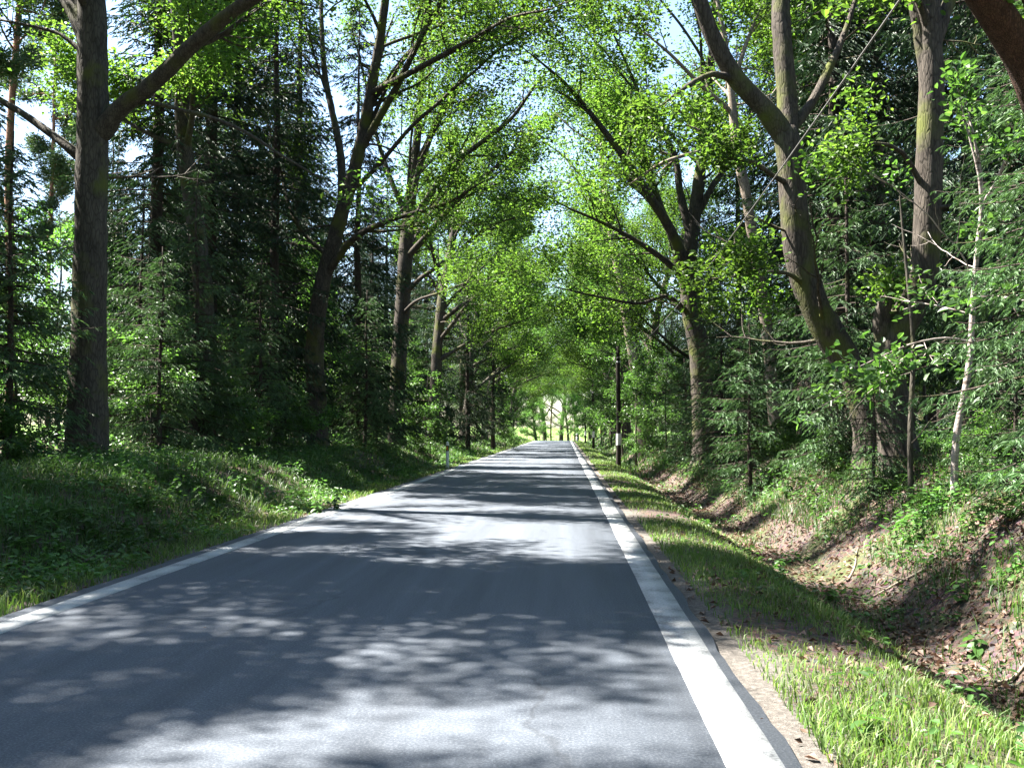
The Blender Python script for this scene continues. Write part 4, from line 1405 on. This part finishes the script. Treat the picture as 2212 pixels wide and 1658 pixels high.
def litter(seed=300):
    VV, TT, n0 = [], [], 0
    for n, xr, yr, thr in [(26000, (2.2, 5.6), (3.5, 45), -.7), (2500, (1.3, 2.4), (3, 40), .1), (4500, (5.4, 10), (7, 45), -.5), (7000, (-10, -4.6), (8, 50), -.3), (260, (.95, 1.3), (3, 40), -.2), (60, (-4, .9), (5, 40), .2), (200, (-4.3, -3.9), (6, 40), -.2)]:
        x, y, r = spots(n, xr, yr, seed)
        seed += 1
        k = patchy(x, y, r, thr, .7, 8.0)
        x, y = x[k], y[k]
        m = len(x)
        z = gz(x, y) + 0.012
        az = r.uniform(0, 6.28, m)
        d = np.stack([np.cos(az), np.sin(az), r.normal(0, .25, m)], -1)
        nor = unit(r.normal(0, .45, (m, 3)) + np.array([0, 0, 1.0]))
        L = .045 * r.uniform(.5, 1.6, m) * (1 + y / 50)
        V, T, Q = leaf_arrays(np.stack([x, y, z], -1), d, nor, L, L * .6, 'rhomb', .2)
        VV.append(V)
        TT.append(T + n0)
        n0 += len(V)
    o = link('leaf_litter', mesh_from('leaf_litter', np.concatenate(VV), np.concatenate(TT), None, [M_DRY]))
    tag(o, 'brown dry leaves lying in the ditch and on the banks', 'leaf litter', kind='stuff')


litter()


def on_ground(x, y):
    """Where the line of sight through a picture point meets the ground."""
    for d in np.arange(3, 120, 0.05):
        q = P(x, y, d)
        if q[2] <= gz1(q[0], q[1]):
            return q[0], q[1]
    return q[0], q[1]


# single leafy plants one can point at
def leaf_proto(name, L, W):
    V, T, Q = leaf_arrays(np.zeros((1, 3)), np.array([[1, 0, 0.0]]), np.array([[0, 0, 1.0]]), L, W, 'hex', .12)
    # a finer blade: subdivide the outline a little so it is not a hexagon
    t = np.linspace(0, 1, 7)
    w = W * .5 * np.sin(np.pi * t ** .8) ** .8
    up = .25 * w
    mid = np.stack([t * L, 0 * t, -.18 * L * t ** 2], -1)
    a = np.stack([t * L, w, -.18 * L * t ** 2 + up], -1)
    c = np.stack([t * L, -w, -.18 * L * t ** 2 + up], -1)
    V = np.concatenate([mid, a, c])
    Q = []
    for i in range(6):
        Q += [[i, i + 1, 7 + i + 1, 7 + i], [i, 14 + i, 14 + i + 1, i + 1]]
    return mesh_from(name, V, None, Q, [M_HERB], None, True)


LEAF_BIG = leaf_proto('broad_leaf', .16, .10)
LEAF_MID = leaf_proto('nettle_leaf', .10, .05)


def plant(x, y, h, leafme, n, label, seed, s=1.0):
    q = random.Random(seed)
    gx_, gy_ = on_ground(x, y)
    root = empty('leafy_plant', (gx_, gy_, gz1(gx_, gy_)), q.uniform(0, 6))
    tag(root, label, 'plant', 'leafy plants on the verges and banks')
    b = MB()
    ns = max(1, n // 9)
    stems = []
    for k in range(ns):
        az = q.uniform(0, 6.28)
        ln = q.uniform(.05, .35)
        sp = np.array([[0.02 * math.cos(az) + math.cos(az) * ln * h * t ** 1.5, 0.02 * math.sin(az) + math.sin(az) * ln * h * t ** 1.5, -.03 + h * q.uniform(.95, 1.0) * t] for t in np.linspace(0, 1, 6)])
        stems.append(sp)
        b.tube(sp, np.linspace(.006, .002, 6), 4, 0)
    link('stem', b.mesh('plant_stem', [M_HERB]), root)
    for k in range(n):
        sp = stems[k % ns]
        t = .15 + .85 * (k // ns + .5) / math.ceil(n / ns)
        f = t * 5
        i = min(int(f), 4)
        p = sp[i] * (1 - (f - i)) + sp[i + 1] * (f - i)
        o = link('leaf', leafme, root)
        o.location = p
        o.rotation_euler = (q.uniform(-.3, .3), q.uniform(-.35, .5), k * 2.4 + q.uniform(-.4, .4))
        sc = s * (1.15 - .5 * t) * q.uniform(.75, 1.2)
        o.scale = (sc, sc, sc)
    return root


plant(718, 1105, .45, LEAF_MID, 30, 'bright leafy weed at the left edge of the asphalt', 1, 1.5)
plant(690, 1112, .35, LEAF_MID, 24, 'lower bright weed just left of the tall verge weed', 2, 1.4)
plant(1870, 1600, .16, LEAF_BIG, 9, 'broad leaved plant on the gravel edge at bottom right', 3, .8)
plant(2080, 1300, .22, LEAF_BIG, 12, 'broad leaved plant on the brown slope at right', 4, .9)
plant(2120, 1410, .18, LEAF_BIG, 10, 'pale broad leaved plant low on the slope at right', 5, .9)
plant(1690, 1235, .2, LEAF_BIG, 12, 'broad leaved plant at the ditch rim right of the road', 6, .9)
plant(1800, 1300, .2, LEAF_BIG, 14, 'spreading plant in the ditch right of the road', 7, .9)
plant(1770, 1010, .7, LEAF_MID, 26, 'upright nettle on top of the right bank', 8, 1.3)
plant(1700, 1075, .75, LEAF_MID, 44, 'tall sunlit nettle clump on the right bank', 9, 1.5)
plant(1660, 1060, .6, LEAF_MID, 36, 'nettle clump just left of the sunlit one', 10, 1.4)
plant(1760, 1085, .5, LEAF_MID, 30, 'nettle clump just right of the sunlit one', 11, 1.4)
plant(1990, 1130, .45, LEAF_MID, 26, 'weed on the right bank below the pale sapling', 12, 1.3)
plant(2130, 1110, .4, LEAF_MID, 26, 'weed on the right bank right of the pale sapling', 13, 1.4)
plant(1900, 1120, .3, LEAF_MID, 20, 'small weed halfway up the right bank', 14, 1.2)
plant(380, 1085, .45, LEAF_MID, 30, 'leafy weed on the left bank below the spruces', 15, 1.4)
plant(560, 1060, .4, LEAF_MID, 26, 'leafy weed on the left bank below the leaning oak', 16, 1.4)
plant(190, 1160, .4, LEAF_MID, 28, 'sunlit weed on the left bank below the thick trunk', 17, 1.3)
plant(330, 1150, .3, LEAF_MID, 22, 'low weed near the left road edge', 18, 1.2)

for k, (px, py, hh) in enumerate(sorted([(30, 1230, .35), (90, 1150, .45), (140, 1210, .35), (260, 1170, .4), (300, 1060, .5), (430, 1110, .45), (500, 1075, .4), (590, 1090, .35), (640, 1035, .45), (820, 1030, .4)])):
    plant(px, py, hh, LEAF_MID, 26, 'dark leafy weed on the left bank, %s from the left of its row' % ORD[k], 30 + k, 1.3)
# ferns: arching fronds round one root
def frond_mesh(L=.6, pairs=15):
    V, T, n = [], [], 0
    t = np.linspace(0.08, 1, pairs)
    for i, u in enumerate(t):
        x = L * (u * .92)
        z = L * (.75 * u - .75 * u ** 2.2)
        w = L * .26 * math.sin(math.pi * (.12 + .88 * u) ** .9) + .006
        for sg in (-1, 1):
            b0 = np.array([x, 0, z])
            tip = np.array([x + w * .35, sg * w, z - w * .18])
            a = b0 + np.array([L * .022, sg * w * .4, .003])
            c = b0 + np.array([-L * .012, sg * w * .45, .0])
            V += [b0, a, tip, c]
            T += [[n, n + 1, n + 2], [n, n + 2, n + 3]]
            n += 4
    k = 8
    uu = np.linspace(0, 1, k)
    for u in uu:
        x = L * u * .92
        z = L * (.75 * u - .75 * u ** 2.2)
        V += [np.array([x, -.004 * (1.2 - u), z - .002]), np.array([x, .004 * (1.2 - u), z - .002])]
    for i in range(k - 1):
        a = n + i * 2
        T += [[a, a + 1, a + 3], [a, a + 3, a + 2]]
    return mesh_from('fern_frond', np.array(V), T, None, [M_HERB])


FROND = frond_mesh()
for side, spots_ in (('left', [(60, 1060), (120, 1120), (230, 1050), (300, 1095), (350, 1040), (420, 1050), (470, 1090), (520, 1040), (600, 1030), (640, 1070), (40, 1180), (740, 1010), (790, 1020)]),
                     ('right', [(1580, 1010), (1640, 1000), (1830, 1040), (1940, 1060), (2020, 1090), (2190, 1120), (1740, 1040)])):
    for k, (px, py) in enumerate(sorted(spots_)):
        fx, fy = on_ground(px, py)
        f = empty('fern', (fx, fy, gz1(fx, fy) - .02), rr.uniform(0, 6))
        tag(f, 'fern clump with arching fronds, %s from the left of those on the %s bank' % (ORD[k], side), 'fern', 'ferns on the %s bank' % side)
        nf = rr.randint(7, 11)
        for j in range(nf):
            o = link('frond', FROND, f)
            sc = rr.uniform(.6, 1.05)
            o.scale = (sc, sc, sc)
            o.rotation_euler = (rr.uniform(-.2, .2), rr.uniform(-.45, .15), j * 6.28 / nf + rr.uniform(-.3, .3))

# fallen branches on the right bank and in the ditch
for k, (px, py, ln, az, lab) in enumerate([(1560, 1085, 1.2, .4, 'fallen bare branch on the right bank beyond the nettles'), (2010, 1230, .9, 2.2, 'fallen stick on the brown slope at right'),
                                           (1830, 1260, .8, 1.0, 'fallen stick lying in the ditch'), (2150, 1480, .7, .2, 'fallen stick at the foot of the brown slope')]):
    fx, fy = on_ground(px, py)
    g_ = Grow(400 + k, wander=.12)
    q = g_.path((0, 0, 0), (math.cos(az), math.sin(az), 0), ln, 9, up=0)
    q[:, 2] = [gz1(fx + a, fy + b_) - gz1(fx, fy) + .02 for a, b_ in q[:, :2]]
    b = MB()
    b.tube(q, np.linspace(.016, .006, len(q)), 6, 0, jit=.06)
    for j in (3, 5, 7):
        w = g_.path(q[j], (math.cos(az + .8), math.sin(az + .8), .25), ln * .3, 4, up=0)
        b.tube(w, np.linspace(.008, .003, len(w)), 4, 0)
    o = link('fallen_branch', b.mesh('fallen_branch', [B_DEAD]))
    o.location = (fx, fy, gz1(fx, fy))
    tag(o, lab, 'branch', 'fallen branches on the right bank')

# ------------------------------------------------------------------ utility poles, cable, delineators
M_TAR = bark_material('tarred_wood', (0.018, 0.015, 0.013), (0.045, 0.038, 0.032), scale=20, stretch=.08, bump=.4)
M_WHITE = plain_material('white_paint', (0.62, 0.62, 0.58), .6, .15, 14)
M_BLACK = plain_material('black_plastic', (0.02, 0.02, 0.022), .5, .1)
M_PORC = plain_material('porcelain', (0.55, 0.53, 0.48), .25, .08)
M_STEEL = plain_material('galvanised_steel', (0.32, 0.33, 0.34), .45, .15)
M_CABLE = plain_material('grey_cable', (0.13, 0.125, 0.12), .5, .1)
M_REFL = plain_material('orange_reflector', (0.75, 0.25, 0.04), .25, .1)


def utility_pole(x, y, h, label, lean=0.0):
    root = empty('utility_pole', (x, y, gz1(x, y)))
    root.rotation_euler = (0, lean, 0)
    tag(root, label, 'pole', 'utility poles along the right verge')
    b = MB()
    zz = np.concatenate([np.linspace(-.3, h - .06, 16), [h]])
    b.tube(np.stack([0.015 * np.sin(zz), 0 * zz, zz], -1), np.concatenate([np.linspace(.115, .085, 16), [.03]]), 14, 0, jit=.02)
    link('shaft', b.mesh('pole_shaft', [M_TAR]), root)
    w = MB()
    zz = np.linspace(.95, 1.45, 5)
    w.tube(np.stack([0.015 * np.sin(zz), 0 * zz, zz], -1), np.full(5, .1145), 14, 0, jit=.004, cap=False)
    link('white_band', w.mesh('pole_band', [M_WHITE]), root)
    c = MB()
    c.tube([[0, 0, h - .72], [0, 0, h - .67]], [.101, .101], 14, 0)
    c.tube([[-.08, 0, h - .7], [-.17, 0, h - .7], [-.17, 0, h - .62]], [.012, .012, .012], 6, 0)
    brk = link('bracket', c.mesh('pole_bracket', [M_STEEL]), root)
    i = MB()
    i.tube([[-.17, 0, h - .62], [-.17, 0, h - .58], [-.17, 0, h - .55], [-.17, 0, h - .5]], [.03, .034, .022, .026], 10, 0)
    link('insulator', i.mesh('pole_insulator', [M_PORC]), brk)
    return root


PH = 5.25
PO = [(2.3, 43.4), (2.25, 80.0), (2.3, 114.0), (2.35, 1.2)]
for (x, y), lab in zip(PO, ['dark wooden utility pole with a white band, nearest on the right verge', 'second dark utility pole farther along the right verge',
                            'farthest utility pole, small near the road end', 'utility pole standing just outside the right of the picture']):
    utility_pole(x, y, PH, lab, rr.uniform(-.006, .006))


def cable(a, c, sag, label):
    za = gz1(*a) + PH - .52
    zc = gz1(*c) + PH - .52
    t = np.linspace(0, 1, 40)
    p = np.stack([a[0] - .17 + (c[0] - a[0]) * t, a[1] + (c[1] - a[1]) * t, za + (zc - za) * t - 4 * sag * t * (1 - t)], -1)
    b = MB()
    b.tube(p, np.full(40, .0065), 6, 0)
    o = link('overhead_cable', b.mesh('overhead_cable', [M_CABLE]))
    tag(o, label, 'cable', 'overhead cable spans')


cable(PO[3], PO[0], .75, 'pale overhead cable sloping down from the top right')
cable(PO[0], PO[1], .7, 'overhead cable running on from the nearest utility pole')
cable(PO[1], PO[2], .65, 'overhead cable between the two farther utility poles')


def delineator(x, y, h, label):
    root = empty('delineator_post', (x, y, gz1(x, y)), rr.uniform(-.15, .15))
    tag(root, label, 'post', 'white roadside delineator posts')
    b = MB()
    for k, (z0, z1) in enumerate([(-.15, h * .66), (h * .88, h)]):
        b.tube([[0, 0, z0], [0, 0, (z0 + z1) / 2], [0, 0, z1]], [.06, .058, .056], 8, 0)
    link('body', b.mesh('post_body', [M_WHITE]), root)
    c = MB()
    c.tube([[0, 0, h * .66 - .002], [0, 0, h * .88 + .002]], [.0575, .0575], 8, 0, cap=False)
    bnd = link('black_band', c.mesh('post_band', [M_BLACK]), root)
    d = MB()
    d.box((-.02, -.066, h * .70), (.02, -.054, h * .84))
    link('reflector', d.mesh('post_reflector', [M_REFL]), bnd)


delineator(-4.32, 36.5, .95, 'white delineator post with black band on the left road edge')
delineator(1.45, 118, .95, 'tiny white delineator post at the far right road edge')
delineator(1.5, 132, .95, 'tiniest delineator post where the road ends')
